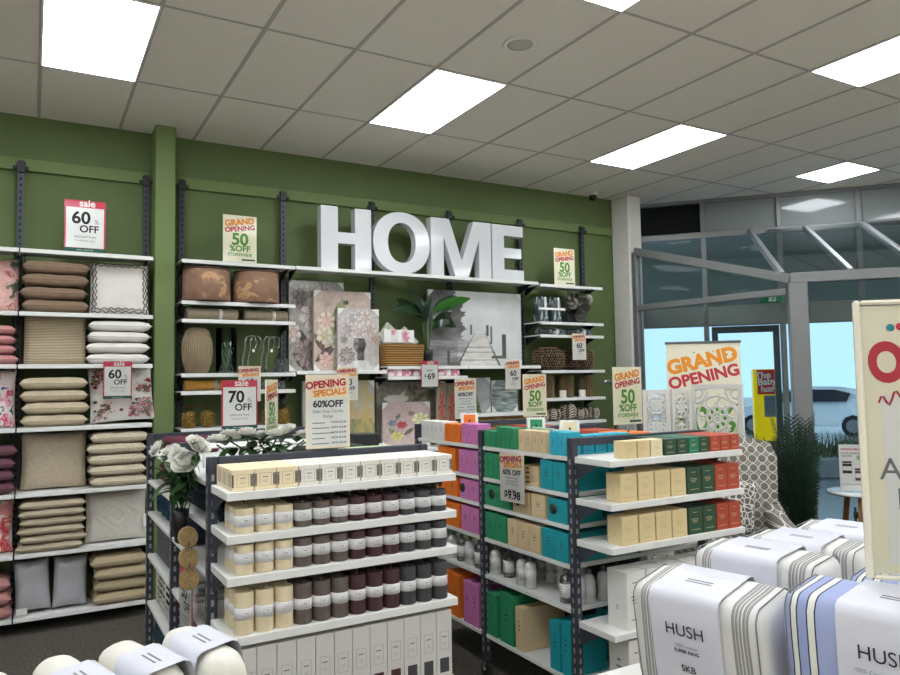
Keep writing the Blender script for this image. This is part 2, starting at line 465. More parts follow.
def sign_panel(o, w, h, bg, depth=.003, holder=True):
    """card and its clear holder; returns the lettering builder"""
    s = MB(); s.box(-w / 2, w / 2, 0, depth, 0, h, 0); s.build('card', [SM[bg]], o)
    if holder:
        k = MB(); e = .006
        k.quad((-w / 2 - e, -.003, -e), (w / 2 + e, -.003, -e), (w / 2 + e, -.003, h + e), (-w / 2 - e, -.003, h + e))
        k.build('clear_sleeve', m_clear, o)
    return MB()
Y1, Y2 = -.0006, -.0011
def face_sale(o, w, h, num, small='', price=False):
    s = sign_panel(o, w, h, PNK)
    s.box(-w * .46, w * .46, Y1, 0, h * .075, h * .86, WHT)
    s.box(-w * .5, w * .5, Y1, 0, 0, h * .07, DEEP)
    s.text('sale', w * .26, w * .05, h * .885, Y1 * 1.2, WHT, bold=.02)
    if price:
        s.text('NOW', w * .13, 0, h * .62, Y2, INK, bold=.02); s.text('$', w * .2, -w * .26, h * .42, Y2, INK, bold=.02)
        s.text(num, w * .44, w * .08, h * .34, Y2, INK, bold=.02)
    else:
        s.text(num, w * .46, -w * .1, h * .55, Y2, INK, bold=.025); s.text('%', w * .17, w * .28, h * .55, Y2, GINK)
        s.text('OFF', w * .27, w * .1, h * .38, Y2, INK, bold=.02)
        s.text(small or 'selected lines', w * .1, 0, h * .27, Y2, GINK); s.text('*conditions apply', w * .07, 0, h * .2, Y2, GINK)
    s.text('while stocks last', w * .06, 0, h * .02, Y1 * 1.2, WHT)
    s.build('lettering', SM, o)
def face_grand(o, w, h, seed=1):
    s = sign_panel(o, w, h, CR)
    confetti(s, w, h, h * .6, h * .97, 12, seed, Y1); confetti(s, w, h, h * .05, h * .3, 6, seed + 3, Y1)
    a = R(9)
    s.text('GRAND', w * .25, 0, h * .80, Y2, ORG, bold=.045, ang=a); s.text('OPENING', w * .205, w * .01, h * .67, Y2, RED, bold=.04, ang=a)
    s.text('50', w * .5, 0, h * .37, Y2, LEAF, bold=.03); s.text('%OFF', w * .25, w * .0, h * .23, Y2, LEAF, bold=.03)
    s.text('STOREWIDE', w * .13, 0, h * .13, Y2, LEAF, bold=.02)
    s.box(w * .05, w * .45, Y1, 0, h * .035, h * .07, DEEP)
    s.build('lettering', SM, o)
def face_special(o, w, h, big, lines, seed=1, extra=None, rows=0):
    s = sign_panel(o, w, h, PCH)
    s.box(-w * .46, w * .46, Y1, 0, h * .03, h * .68, WHT)
    confetti(s, w, h, h * .72, h * .97, 14, seed, Y1)
    s.text('OPENING', w * .21, -w * .04, h * .83, Y2, RED, bold=.045, ang=R(5)); s.text('SPECIALS', w * .185, w * .05, h * .72, Y2, ORG, bold=.045, ang=R(5))
    if len(big) == 2:
        s.text(big[0], w * .42, 0, h * .45, Y2, INK, bold=.02); s.text(big[1], w * .25, w * .14, h * .3, Y2, INK, bold=.02)
    else:
        s.text(big[0], w * .2, 0, h * .56, Y2, INK, bold=.03)
    z = h * (.22 if len(big) == 2 else .48)
    for l in lines:
        s.text(l, w * .095, 0, z, Y2, GINK); z -= h * .065
    for k in range(rows):
        s.box(-w * .36, -w * .36 + w * (.28 + .1 * ((k * 7) % 3)), Y2, Y1, z - .004, z, GINK)
        s.text('NOW $1%d.99' % (2 + k), w * .06, w * .24, z - .004, Y2, INK, bold=.02); z -= h * .07
    if extra: s.text('NOW', w * .12, 0, h * .2, Y2, INK, bold=.02); s.text(extra, w * .3, 0, h * .07, Y2, INK, bold=.03)
    s.build('lettering', SM, o)
def stand(o, w, foot=True, pole=0.0):
    k = MB()
    if pole: k.cyl((0, .004, -pole), (0, .004, 0), .005, seg=8)
    if foot: k.box(-w * .4, w * .4, -.03, .05, -pole - .004 if pole else -.009, -pole if pole else -.0062, c=.001)
    k.build('stand', m_clear if not pole else M_chrome, o)
def sign(kind, label, loc, w, h, rz=0.0, name='price_sign', rot=None, foot=False, pole=0.0, **kw):
    o = thing(name, label, 'sign', loc, rz, kw.pop('group', None), rot)
    {'sale': face_sale, 'grand': face_grand, 'special': face_special}[kind](o, w, h, **kw)
    if foot or pole: stand(o, w, foot, pole)
    return o
# ------------------------------------------------------------------ outside the shopfront (built where it stands)
OM = lambda x, y, z, a=0: Matrix.Translation((x, y, z)) @ Matrix.Rotation(R(-29.84 + a), 4, 'Z')
m_asph = mat('wet_asphalt', (136, 146, 156), .3, var=.12, scale=14, bump=.15, bscale=40)
g = MB(); a = Vector((FX0, FY0, 0)) + nrm * .12; bq = Vector((FX1, FY1, 0)) + nrm * .12
pts = [a + Vector((-.8, .9, 0)), bq + dirF * 3, bq + dirF * 3 + nrm * 60 + dirF * 40, a + nrm * 60 - dirF * 30]
g.add([(p.x, p.y, -.06) for p in pts] + [(p.x, p.y, -.2) for p in pts], [(0, 3, 2, 1)[::-1], (4, 5, 6, 7)[::-1], (0, 1, 5, 4), (1, 2, 6, 5), (2, 3, 7, 6), (3, 0, 4, 7)])
gr = struct(g.build('ground', m_asph))
# canopy over the footpath: soffit and deep fascia
m_soff = mat('canopy_soffit', (140, 140, 126), .7)
s = MB(); s.box(-3, LEN + 3, .13, 5.2, 3.98, 4.1, M=FM); s.box(-3, LEN + 3, 4.9, 5.2, 2.86, 3.98, M=FM)
struct(s.build('roof', m_soff))
# kerb island with grasses, road bands
m_kerb = mat('concrete_kerb', (150, 156, 158), .8, var=.1)
k = MB(); k.box(-9, 9, -.4, .4, -.06, .30, c=.03, M=OM(12.273, 8.647, 0)); struct(k.build('kerb', m_kerb))
k = MB(); k.box(-14, 14, -1.2, 1.2, -.059, -.03, M=OM(14.258, 10.046, 0)); struct(k.build('road', mat('dark_road', (96, 108, 112), .6, var=.1)))
gm = mat('island_grass', (112, 122, 88), .8, var=.35, scale=30)
gs = MB(); q = random.Random(3)
for i in range(1500):
    x = q.uniform(-4.5, 4.5); y = q.uniform(-.3, .3); h = q.uniform(.12, .42) * (1.25 if abs(x - 1.2) < 1.6 else .75); dx = q.uniform(-.12, .12); w_ = .012
    p0 = Vector((x, y, .30)); M = OM(12.273, 8.647, 0)
    gs.add([p0 + Vector((-w_, 0, 0)), p0 + Vector((w_, 0, 0)), p0 + Vector((dx * .5 + w_ * .7, 0, h * .6)), p0 + Vector((dx, q.uniform(-.05, .05), h)), p0 + Vector((dx * .5 - w_ * .7, 0, h * .6))], [(0, 1, 2, 3, 4)], 0, False, M)
gso = gs.build('grass', gm); tag(gso, 'strip of pale grasses growing along the kerb outside the window', 'grass'); gso['kind'] = 'stuff'

# white hatchback parked side-on, tail to the right
car = thing('car', 'white hatchback car parked outside beyond the glass, tail to the right', 'car', (21.47, 14.74, -.06), R(-29.84 - 30))
m_car = mat('white_car_paint', (226, 234, 242), .25, coat=.6); m_cw = mat('car_window', (44, 54, 66), .08)
prof = [(-2.1, .35), (-2.12, .62), (-2.0, .82), (-1.2, .98), (-.45, 1.42), (.2, 1.52), (1.1, 1.50), (1.72, 1.38), (2.02, 1.02), (2.12, .92), (2.14, .5), (2.05, .32), (1.75, .3), (1.66, .52), (1.4, .66), (1.12, .55), (1.02, .3), (-1.0, .3), (-1.1, .54), (-1.38, .66), (-1.64, .54), (-1.75, .3)]
V = []; n = len(prof)
b_ = MB(); 
rows = [(-.86, .94, 0), (-.90, 1.0, 0), (.90, 1.0, 0), (.86, .94, 0)]
for y, sc, _ in rows:
    for x, z in prof:
        tuck = .17 if z > 1.0 else 0
        V.append((x * (sc if z > .9 else 1), y * (1 - tuck * (z - 1.0) / .5 if z > 1.0 else 1), z))
F = [tuple(range(n))[::-1], tuple(range(3 * n, 4 * n))]
for r_ in range(3):
    for i in range(n): F.append((r_ * n + i, (r_ + 1) * n + i, (r_ + 1) * n + (i + 1) % n, r_ * n + (i + 1) % n)[::-1])
b_.add(V, F); b_.build('body', m_car, car)
wd = MB(); wd.prism([(-1.05, 1.03), (-.45, 1.36), (.15, 1.43), (.15, 1.04)], -.885, -.80); wd.prism([(.22, 1.04), (.22, 1.43), (.95, 1.42), (1.35, 1.30), (1.25, 1.06)], -.885, -.80)
wd.build('side_window', m_cw, car)
rw = MB(); rw.add([(1.74, -.66, 1.36), (1.74, .66, 1.36), (2.03, .74, 1.03), (2.03, -.74, 1.03)], [(0, 1, 2, 3)]); rw.box(1.55, 1.9, -.7, .7, 1.40, 1.425); rw.build('rear_window', m_cw, car)
for sy in (-1, 1):
    tl = MB(); tl.box(1.9, 2.16, sy * .9 - .06 if sy < 0 else .62, -.62 if sy < 0 else .93, .84, .95, c=.02); tl.build('tail_light', mat('tail_red', (196, 60, 52), .2), car)
for x in (1.4, -1.38):
    for y in (-.88, .88):
        t = MB(); t.cyl((x, y - .1, .32), (x, y + .1, .32), .32, seg=24); wl = t.build('wheel', mat('tyre', (34, 36, 40), .8), car)
        t = MB(); t.cyl((x, y - .11, .32), (x, y + .11, .32), .2, seg=18); t.build('hub', mat('alloy', (150, 154, 160), .3, metal=.6), wl)

# yellow box sign of the neighbouring shop
ys = thing('shop_sign', 'tall yellow box sign with red lettering standing outside the lobby glass', 'sign', (9.16, 6.86, -.06), R(-45))
m_yel = mat('sign_yellow', (250, 214, 0), .35)
yb = m_yel.node_tree.nodes['Principled BSDF']; yb.inputs['Emission Color'].default_value = lin((250, 212, 0)); yb.inputs['Emission Strength'].default_value = .35    # internally lit box
MB().box(-.185, .185, -.09, .09, .94, 1.96, c=.01).build('sign_box', m_yel, ys)
MB().box(-.15, .15, -.07, .07, 0, .939, c=.01).build('base', mat('sign_base_dark', (60, 66, 68), .6), ys)
s = MB(); s.box(-.13, .185, -.0915, -.09, 1.60, 1.95, 0)
s.text('The', .13, -.05, 1.83, -.093, 1, bold=.03, ang=R(4)); s.text('Baby', .13, .0, 1.74, -.093, 1, bold=.03, ang=R(4)); s.text('Factory', .115, .022, 1.64, -.093, 1, bold=.03, ang=R(4), sx=.6)
s.build('lettering', [mat('sign_bright_red', (222, 44, 48), .5), mat('sign_letter_white', (240, 235, 225), .5)], ys)
s = MB(); s.box(-.05, .175, -.0915, -.09, 1.28, 1.585, 0)
for i in range(9): s.box(-.03, .155 - .03 * (i % 3), -.0925, -.0915, 1.555 - i * .028, 1.562 - i * .028, 1)
s.build('notice', [mat('notice_grey', (128, 138, 146), .5), mat('notice_ink', (70, 78, 86), .5)], ys)
# ------------------------------------------------------------------ wall shelving
YF, YB = 6.27, 6.635
def make_upright():
    o = thing('shelf_upright', '', 'shelf upright')
    s = MB(); s.box(-.022, .022, -.035, 0, 0, 3.60, 0)
    for i in range(68): s.box(-.008, .008, -.0358, -.035, .06 + i * .052, .082 + i * .052, 1)
    s.build('slotted_post', [M_char, M_steel_hole], o)
    c = MB(); c.box(-.055, .055, -.045, -.0362, 3.52, 3.55, c=.004); c.box(-.03, .03, -.05, -.0362, 3.50, 3.585, c=.004)
    c.cyl((-.045, -.05, 3.535), (-.045, -.036, 3.535), .012); c.cyl((.045, -.05, 3.535), (.045, -.036, 3.535), .012)
    c.build('wall_clamp', M_black, o)
    return o
upright = Kit(make_upright)
UX = [-1.0, -.10, .822, 1.112, 2.010, 2.912, 3.800, 4.712, 5.606]
UL = ['at the far left end of the cushion shelves', 'rising behind the pink floral cushion at the left', 'beside the green pillar, at the right end of the cushion shelves', 'just right of the green pillar, behind the lampshade shelves',
      'left of the big letter H', 'between the letters H and O', 'between the letters O and M', 'behind the letter E', 'nearest the white column, right end of the shelving']
for x, l in zip(UX, UL): upright((x, 6.63, 0), 'dark slotted upright ' + l, group='wall shelf uprights')
_SH = {}
def wall_shelf(x0, x1, z, label, group):
    L = round(x1 - x0, 3)
    def mk():
        o = thing('wall_shelf', '', 'shelf')
        s = MB(); s.box(0, L, YF - 6.6, -.012, -.012, 0, c=.002); s.box(0, L, YF - 6.6 - .004, YF - 6.6 + .012, -.032, -.0121, c=.002); s.build('board', M_white, o)
        for x in (.03, L - .03):
            b = MB(); b.prism([(YF - 6.6 + .08, -.0125), (-.012, -.0125), (-.012, -.10), (-.06, -.085)], x - .003, x + .003, M=Matrix(((0, 1, 0, 0), (1, 0, 0, 0), (0, 0, 1, 0), (0, 0, 0, 1))))
            b.build('bracket', M_black, o)
        return o
    k = _SH.setdefault(L, Kit(mk))
    return k((x0, 6.598, z - LIFT), label, group=group)
LZ = [2.845, 2.370, 1.976, 1.505, 1.024, .583, .128]
ln = ['top shelf', 'second shelf from the top', 'third shelf from the top', 'fourth shelf from the top', 'fifth shelf from the top', 'sixth shelf from the top', 'bottom shelf']
for z, l in zip(LZ, ln):
    wall_shelf(-.09, .84, z, 'white wall shelf of the cushion bay, ' + l, 'cushion bay shelves')
    wall_shelf(-1.0, -.10, z, 'white wall shelf left of the cushion bay, ' + l, 'left edge shelves')

# ------------------------------------------------------------------ cushions
def plump(u, v): return (max(0, 1 - abs(u) ** 4.6) * max(0, 1 - abs(v) ** 4.6)) ** .27
def pillow_geom(w, d, t, seed=1, n=20, pinch=.05, wr=.006, flat=.55):
    V = []; F = []
    h = plump
    for side in (1, -1):
        for j in range(n + 1):
            for i in range(n + 1):
                u = -1 + 2 * i / n; v = -1 + 2 * j / n
                x = w / 2 * u * (1 - pinch * (1 - v * v)); y = d / 2 * v * (1 - pinch * (1 - u * u))
                k = h(u, v); nz = noise.noise(Vector((u * 2.4 + seed * 3.7, v * 2.4 + seed, side))) * wr + noise.noise(Vector((u * 7 + seed, v * 7, seed + side))) * wr * .5
                z = side * k * t / 2 + nz * (k > .01) * min(1, k * 1.5)
                z = min(max(z, -t * .5), t * .5)
                V.append((x, y, z + t / 2))
    m = (n + 1) ** 2
    for j in range(n):
        for i in range(n):
            a = j * (n + 1) + i
            F.append((a, a + 1, a + n + 2, a + n + 1)); b = a + m; F.append((b, b + n + 1, b + n + 2, b + 1))
    def seam(ids):
        for p, q in zip(ids, ids[1:]): F.append((p, p + m, q + m, q))
    seam([i for i in range(n + 1)]); seam([i * (n + 1) + n for i in range(n + 1)])
    seam([n * (n + 1) + i for i in range(n, -1, -1)]); seam([i * (n + 1) for i in range(n, -1, -1)])
    return V, F
def piping(o, w, d, t, m, r=.004, pinch=.05, z=None):
    pts = []
    for k in range(4):
        for i in range(10):
            a = -1 + 2 * i / 10
            u, v = [(a, -1), (1, a), (-a, 1), (-1, -a)][k]
            pts.append((w / 2 * u * (1 - pinch * (1 - v * v)), d / 2 * v * (1 - pinch * (1 - u * u)), t / 2))
    s = MB(); s.tube(pts, r, 6, closed=True); return s.build('piping', m, o)
OR4 = {1: ['only'], 2: ['upper', 'lower'], 3: ['topmost', 'middle', 'bottom'], 4: ['topmost', 'second from the top', 'third from the top', 'bottom'],
       5: ['topmost', 'second from the top', 'middle', 'fourth from the top', 'bottom'], 6: ['topmost', 'second from the top', 'third from the top', 'fourth from the top', 'fifth from the top', 'bottom']}
def stack(n, xc, z0, total, w, m, what, where, seed=1, yc=6.425, d=.335, pm=None, jit=.012, tilt=0):
    where = where.replace('shelf', 'cushion shelf')
    p = total / n; q = random.Random(seed)
    for i in range(n):
        t = p * q.uniform(.955, .99)
        o = thing('cushion', '%s, %s in its stack %s' % (what, OR4[n][n - 1 - i], where), 'cushion', (xc + q.uniform(-jit, jit), yc + q.uniform(-jit, 0), z0 + i * p), q.uniform(-.03, .03), what + 's stacked ' + where)
        if tilt: o.rotation_euler = (0, R(tilt * (i + .3)), o.rotation_euler.z)
        s = MB(); s.add(*pillow_geom(w * q.uniform(.97, 1.0), d, t, seed * 10 + i), 0, True); s.build('cover', m, o)
        piping(o, w * .985, d * .985, t, pm or m, .0035)
def standing(xc, z0, w, h, t, m, label, seed=1, y=6.42, rz=0.0, pm=None, lean=8, pinch=.05, name='cushion'):
    o = thing(name, label, 'cushion', (xc, y, z0), 0)
    M = Matrix.Rotation(R(-lean), 4, 'X') @ Matrix.Translation((0, 0, h / 2)) @ Matrix.Rotation(rz, 4, 'Y') @ Matrix.Rotation(R(90), 4, 'X') @ Matrix.Translation((0, 0, -t / 2))
    s = MB(); s.add(*pillow_geom(w, h, t, seed, pinch=pinch), 0, True, M)
    mz = min(v[2] for v in s.v); s.v = [(a, b, c - mz + .001) for a, b, c in s.v]
    s.build('cover', m, o)
    return o, M, mz
c_brown = mat('brown_linen', (128, 106, 86), .95, var=.06, scale=20, bump=.25, bscale=300)
c_white = mat('white_cotton', (216, 212, 204), .95, var=.03, scale=10, bump=.2, bscale=200)
c_pink = mat('dusty_pink_cotton', (186, 130, 128), .95, var=.05, bump=.2, bscale=200)
c_beige = mat('beige_linen', (186, 172, 146), .95, var=.07, scale=25, bump=.3, bscale=300)
c_quilt = ramp_mat('beige_quilted', 'edge', [(0, (160, 146, 120)), (.05, (192, 180, 156)), (.3, (200, 188, 166))], 60, .95, const=False, bump=.4)
c_plum = mat('plum_velvet', (98, 60, 70), .8, var=.1, scale=12)
c_sand = mat('sand_pintuck', (180, 166, 142), .95, var=.06, scale=30, bump=.4, bscale=120, stretch=(1, 6, 1))
c_khaki = mat('khaki_linen', (168, 152, 122), .95, var=.08, scale=14, bump=.25, bscale=200)
c_rose = mat('faded_rose', (166, 118, 112), .95, var=.1, scale=10)
c_chen = mat('beige_chenille', (184, 170, 148), .95, var=.09, scale=45, bump=.7, bscale=90)
c_satin = mat('silver_satin', (168, 168, 172), .25, var=.06, scale=6, bump=.5, bscale=12, coat=.4)
c_woven = ramp_mat('woven_jute', 'wave', [(0, (140, 124, 98)), (.45, (188, 172, 142)), (.8, (206, 192, 164))], 26, .95, axis='Z', const=False, bump=.5)
c_flor1 = ramp_mat('pink_floral_print', 'noise', [(0, (70, 84, 70)), (.40, (110, 116, 92)), (.45, (216, 168, 160)), (.57, (224, 182, 172)), (.63, (176, 96, 100)), (.67, (214, 166, 158))], 9, .95)
c_flor2 = ramp_mat('bright_floral_print', 'noise', [(0, (80, 90, 130)), (.38, (226, 214, 210)), (.52, (222, 160, 176)), (.58, (206, 70, 110)), (.66, (232, 220, 214))], 11, .95)
c_flor3 = ramp_mat('coral_floral_print', 'noise', [(0, (230, 214, 206)), (.42, (214, 140, 140)), (.52, (190, 62, 80)), (.6, (226, 150, 120)), (.66, (236, 220, 210))], 12, .95)
where = 'on the %s'
z = LZ[1]; xa, xb = .15, .60
standing(-.30, z, .42, .42, .11, c_flor1, 'pink floral cushion at the left edge, next to the brown stack', 2)
stack(4, xa, z, .395, .46, c_brown, 'brown linen cushion', where % 'second shelf', 3)
o, M, mz = standing(.605, z, .44, .43, .12, c_white, 'cream square cushion with a black wavy border standing by the green pillar', 4, y=6.39)
bm_ = MB()
for off, r_ in ((.0, .0035), (.022, .0035)):
    pts = []
    hw = .205 - off
    for k in range(4):
        for i in range(48):
            a = -1 + 2 * i / 48; wv = .007 * math.sin(i / 48 * math.pi * 14)
            u, v = [(a, -1), (1, a), (-a, 1), (-1, -a)][k]; x, y = u * hw, v * hw
            if k % 2 == 0: y += wv * (1 if k == 0 else -1)
            else: x += wv * (1 if k == 3 else -1)
            nu, nv = x / .22, y / .215
            hh = plump(nu, nv)
            x *= (1 - .05 * (1 - nv * nv)); y *= (1 - .05 * (1 - nu * nu))
            pts.append(M @ Vector((x, y, .06 + hh * .06 + .003)) - Vector((0, 0, mz - .001)))
    bm_.tube(pts, r_, 5, closed=True)
bm_.build('wavy_border', M_ink, o)
z = LZ[2]
stack(4, -.32, z, .29, .46, c_pink, 'dusty pink cushion', where % 'third shelf', 5)
standing(.155, z, .425, .385, .10, c_woven, 'beige woven jute cushion standing below the brown stack', 6, pinch=.015, lean=4)
stack(4, .60, z, .345, .47, c_white, 'white cotton cushion', where % 'third shelf', 7)
z = LZ[3]
standing(-.33, z, .46, .44, .12, c_flor2, 'bright floral cushion at the left edge, next to the beige stack', 8)
stack(4, .155, z, .375, .46, c_beige, 'beige linen cushion', where % 'fourth shelf', 9)
o, M, mz = standing(.63, z, .48, .44, .13, c_white, 'large white cushion with flowers printed in its corners, behind the sale sign', 10, y=6.40, rz=R(-3))
q = random.Random(5)
fm = [mat('print_rose', (158, 96, 104), .9), mat('print_dark', (74, 70, 72), .9), mat('print_green', (120, 122, 84), .9), mat('print_pale_rose', (196, 150, 156), .9), mat('print_burgundy', (120, 34, 52), .9)]
for cxn, cyn, rr, nn in ((-.7, .62, .3, 60), (.72, -.55, .34, 90), (-.66, -.66, .26, 40), (.78, .2, .25, 50), (.45, -.75, .24, 40)):
    fl = MB()
    for i in range(nn):
        u = cxn + q.gauss(0, rr * .6); v = cyn + q.gauss(0, rr * .6)
        if abs(u) > .93 or abs(v) > .93: continue
        r_ = q.uniform(.007, .024); a0 = q.uniform(0, 6.28); P8 = []
        for t in range(10):
            e = a0 + t * .628; rad = r_ * (1 if t % 2 else .55)
            x, y = u * .24 + rad * math.cos(e), v * .22 + rad * math.sin(e) * q.uniform(.6, 1)
            nu, nv = x / .24, y / .22; hh = plump(nu, nv)
            P8.append(M @ Vector((x * (1 - .05 * (1 - nv * nv)), y * (1 - .05 * (1 - nu * nu)), .065 + hh * .065 + .006)) - Vector((0, 0, mz - .001)))
        fl.add(P8, [tuple(range(10))], q.randrange(5), True)
    fl.build('flower_pattern', fm, o)
z = LZ[4]
stack(4, -.32, z, .36, .46, c_plum, 'plum velvet cushion', where % 'fifth shelf', 11)
standing(.16, z, .45, .435, .13, c_chen, 'beige chenille cushion standing between plum and quilted stacks', 12)
stack(5, .60, z, .42, .43, c_quilt, 'beige quilted cushion', where % 'fifth shelf', 13)
z = LZ[5]
standing(-.32, z + .0, .44, .40, .13, c_flor3, 'coral floral cushion at the left edge, next to the sand stack', 14)
stack(6, .15, z, .375, .45, c_sand, 'sand pintucked cushion', where % 'sixth shelf', 15)
o, M, mz = standing(.60, z, .45, .40, .12, mat('cream_cotton', (204, 199, 188), .95, var=.03, bump=.2, bscale=200), 'cream cushion with a tufted diamond standing on the sixth shelf', 16, y=6.40)
tf = MB()
q = random.Random(8)
for ring in (.30, .38, .46, .72, .78):
    for k in range(4):
        for i in range(16):
            a = i / 16.; c4 = [(1, 0), (0, 1), (-1, 0), (0, -1)]; u = c4[k][0] * (1 - a) + c4[(k + 1) % 4][0] * a; v = c4[k][1] * (1 - a) + c4[(k + 1) % 4][1] * a
            u *= ring * 1.02; v *= ring * .95; hh = plump(u, v)
            p = M @ Vector((u * .225 * (1 - .05 * (1 - v * v)), v * .20 * (1 - .05 * (1 - u * u)), .06 + hh * .06)) - Vector((0, 0, mz - .001))
            tf.lathe([(.001, -.006), (.008, -.003), (.008, .003), (.001, .007)], 6, 0, tuple(p))
tf.build('tufting', mat('cream_tuft', (214, 208, 196), 1.0), o)
tg = MB(); tg.box(.19, .225, -.066, -.064, .10, .20); tg.build('swing_tag', M_paper, o)
z = LZ[6]
stack(3, -.32, z, .30, .44, c_rose, 'faded rose cushion', where % 'bottom shelf', 17)
for k, (x, lab, s_) in enumerate(((.028, 'silver cushion in clear wrap slumped on the bottom shelf, left one of two', 18), (.280, 'silver cushion in clear wrap slumped on the bottom shelf, right one of two', 19))):
    o, M, mz = standing(x, z, .238, .385, .15, c_satin, lab, s_, y=6.38, rz=R(-3 + 4 * k), pinch=.07, lean=10)
    if k == 0:
        t_ = MB(); t_.box(-.10, -.03, -.105, -.103, .02, .065, c=0); t_.build('paper_tag', M_paper, o)
stack(4, .622, z, .37, .42, c_khaki, 'khaki cushion', where % 'bottom shelf', 20, jit=.02)
# signs of this bay
sign('sale', 'red bordered 60% OFF sale sign standing on the top shelf above the cushions', (.345, 6.33, LZ[0] + .012), .29, .405, num='60', foot=True)
sign('sale', 'red bordered 60% OFF sale sign hanging in front of the white cushions', (.583, 6.245, 1.705), .205, .29, num='60')
# ------------------------------------------------------------------ shelves of the green wall under the big letters
HS = 'green wall shelves'
for x0, x1, z, l in ((1.06, 2.02, 2.845, 'white wall shelf above the two lampshades, topmost of its bay'), (1.06, 2.02, 2.50, 'white wall shelf carrying the two floral lampshades'),
                     (1.06, 2.02, 2.348, 'white wall shelf carrying the rolled taupe throws'), (1.06, 2.02, 1.898, 'white wall shelf carrying the ribbed vase and glass hooks'),
                     (1.06, 2.02, 1.752, 'white wall shelf carrying the gold rolled mat'), (1.06, 2.02, 1.445, 'white wall shelf carrying the gold pineapple ornaments'),
                     (2.03, 2.905, 1.912, 'white wall shelf carrying the three flower canvases'), (2.915, 3.795, 1.952, 'white wall shelf carrying the seagrass basket'), (3.805, 4.705, 1.952, 'white wall shelf under the right half of the pier canvas'),
                     (2.915, 3.795, 1.852, 'white wall shelf carrying the flat pink patterned boxes'), (3.805, 4.705, 1.465, 'white wall shelf carrying the tree and sea canvases'),
                     (2.915, 3.795, 1.16, 'white wall shelf carrying the bird and flower canvases'), (2.03, 2.905, 1.22, 'white wall shelf low behind the candle stand, carrying wrapped canvases'), (3.805, 4.705, 1.30, 'white wall shelf carrying the wicker trays'),
                     (4.72, 5.60, 2.832, 'white wall shelf at the right end, topmost, above the metal flower'), (4.72, 5.60, 2.424, 'white wall shelf carrying the metal flower and patterned canisters'),
                     (4.72, 5.60, 2.284, 'white wall shelf carrying the small patterned rolls'), (4.72, 5.60, 1.90, 'white wall shelf carrying the two dark wicker lanterns'),
                     (4.72, 5.60, 1.60, 'white wall shelf carrying the stick candle holders'), (4.72, 5.60, 1.346, 'white wall shelf carrying the striped balls')):
    wall_shelf(x0, x1, z, l, HS)
wall_shelf(2.03, 4.70, 2.848, 'long white wall shelf under the big white letters', HS)

# ---- the four letters
m_let = mat('gloss_white_letter', (212, 214, 216), .18, coat=.5)
def letter(name, label, polys, x):
    o = thing(name, label, 'letter', (x, 6.32, 2.849), group='big white wall letters')
    s = MB()
    for p in polys: s.prism(p[::-1], 0, .10)
    s.build('letter_block', m_let, o)
LH = .588
def rect(x0, x1, z0, z1): return [(x0, z0), (x1, z0), (x1, z1), (x0, z1)]
letter('letter_h', 'big white block letter H standing on the long wall shelf', [[(0, 0), (.165, 0), (.165, .245), (.335, .245), (.335, 0), (.50, 0), (.50, LH), (.335, LH), (.335, .35), (.165, .35), (.165, LH), (0, LH)]], 2.28)
o = thing('letter_o', 'big white block letter O standing on the long wall shelf', 'letter', (2.80, 6.32, 2.849), group='big white wall letters')
s = MB(); N = 56
ov = lambda rx, rz, i: (.305 + rx * math.copysign(abs(math.cos(i * 2 * math.pi / N)) ** .92, math.cos(i * 2 * math.pi / N)), .30 + rz * math.copysign(abs(math.sin(i * 2 * math.pi / N)) ** .92, math.sin(i * 2 * math.pi / N)))
V = []
for y in (0, .10):
    for rx, rz in ((.305, .30), (.150, .195)): V += [(ov(rx, rz, i)[0], y, ov(rx, rz, i)[1]) for i in range(N)]
F = []
for i in range(N):
    j = (i + 1) % N
    F += [(i, N + i, N + j, j)[::-1], (2 * N + i, 2 * N + j, 3 * N + j, 3 * N + i)[::-1], (i, j, 2 * N + j, 2 * N + i), (N + i, 3 * N + i, 3 * N + j, N + j)]
s.add(V, F); s.build('letter_block', m_let, o)
letter('letter_m', 'big white block letter M standing on the long wall shelf', [[(0, 0), (.145, 0), (.145, .40), (.28, 0), (.43, 0), (.565, .40), (.565, 0), (.71, 0), (.71, LH), (.50, LH), (.355, .17), (.21, LH), (0, LH)]], 3.425)
letter('letter_e', 'big white block letter E standing on the long wall shelf', [[(0, 0), (.40, 0), (.40, .115), (.15, .115), (.15, .24), (.37, .24), (.37, .345), (.15, .345), (.15, .475), (.395, .475), (.395, LH), (0, LH)]], 4.15)

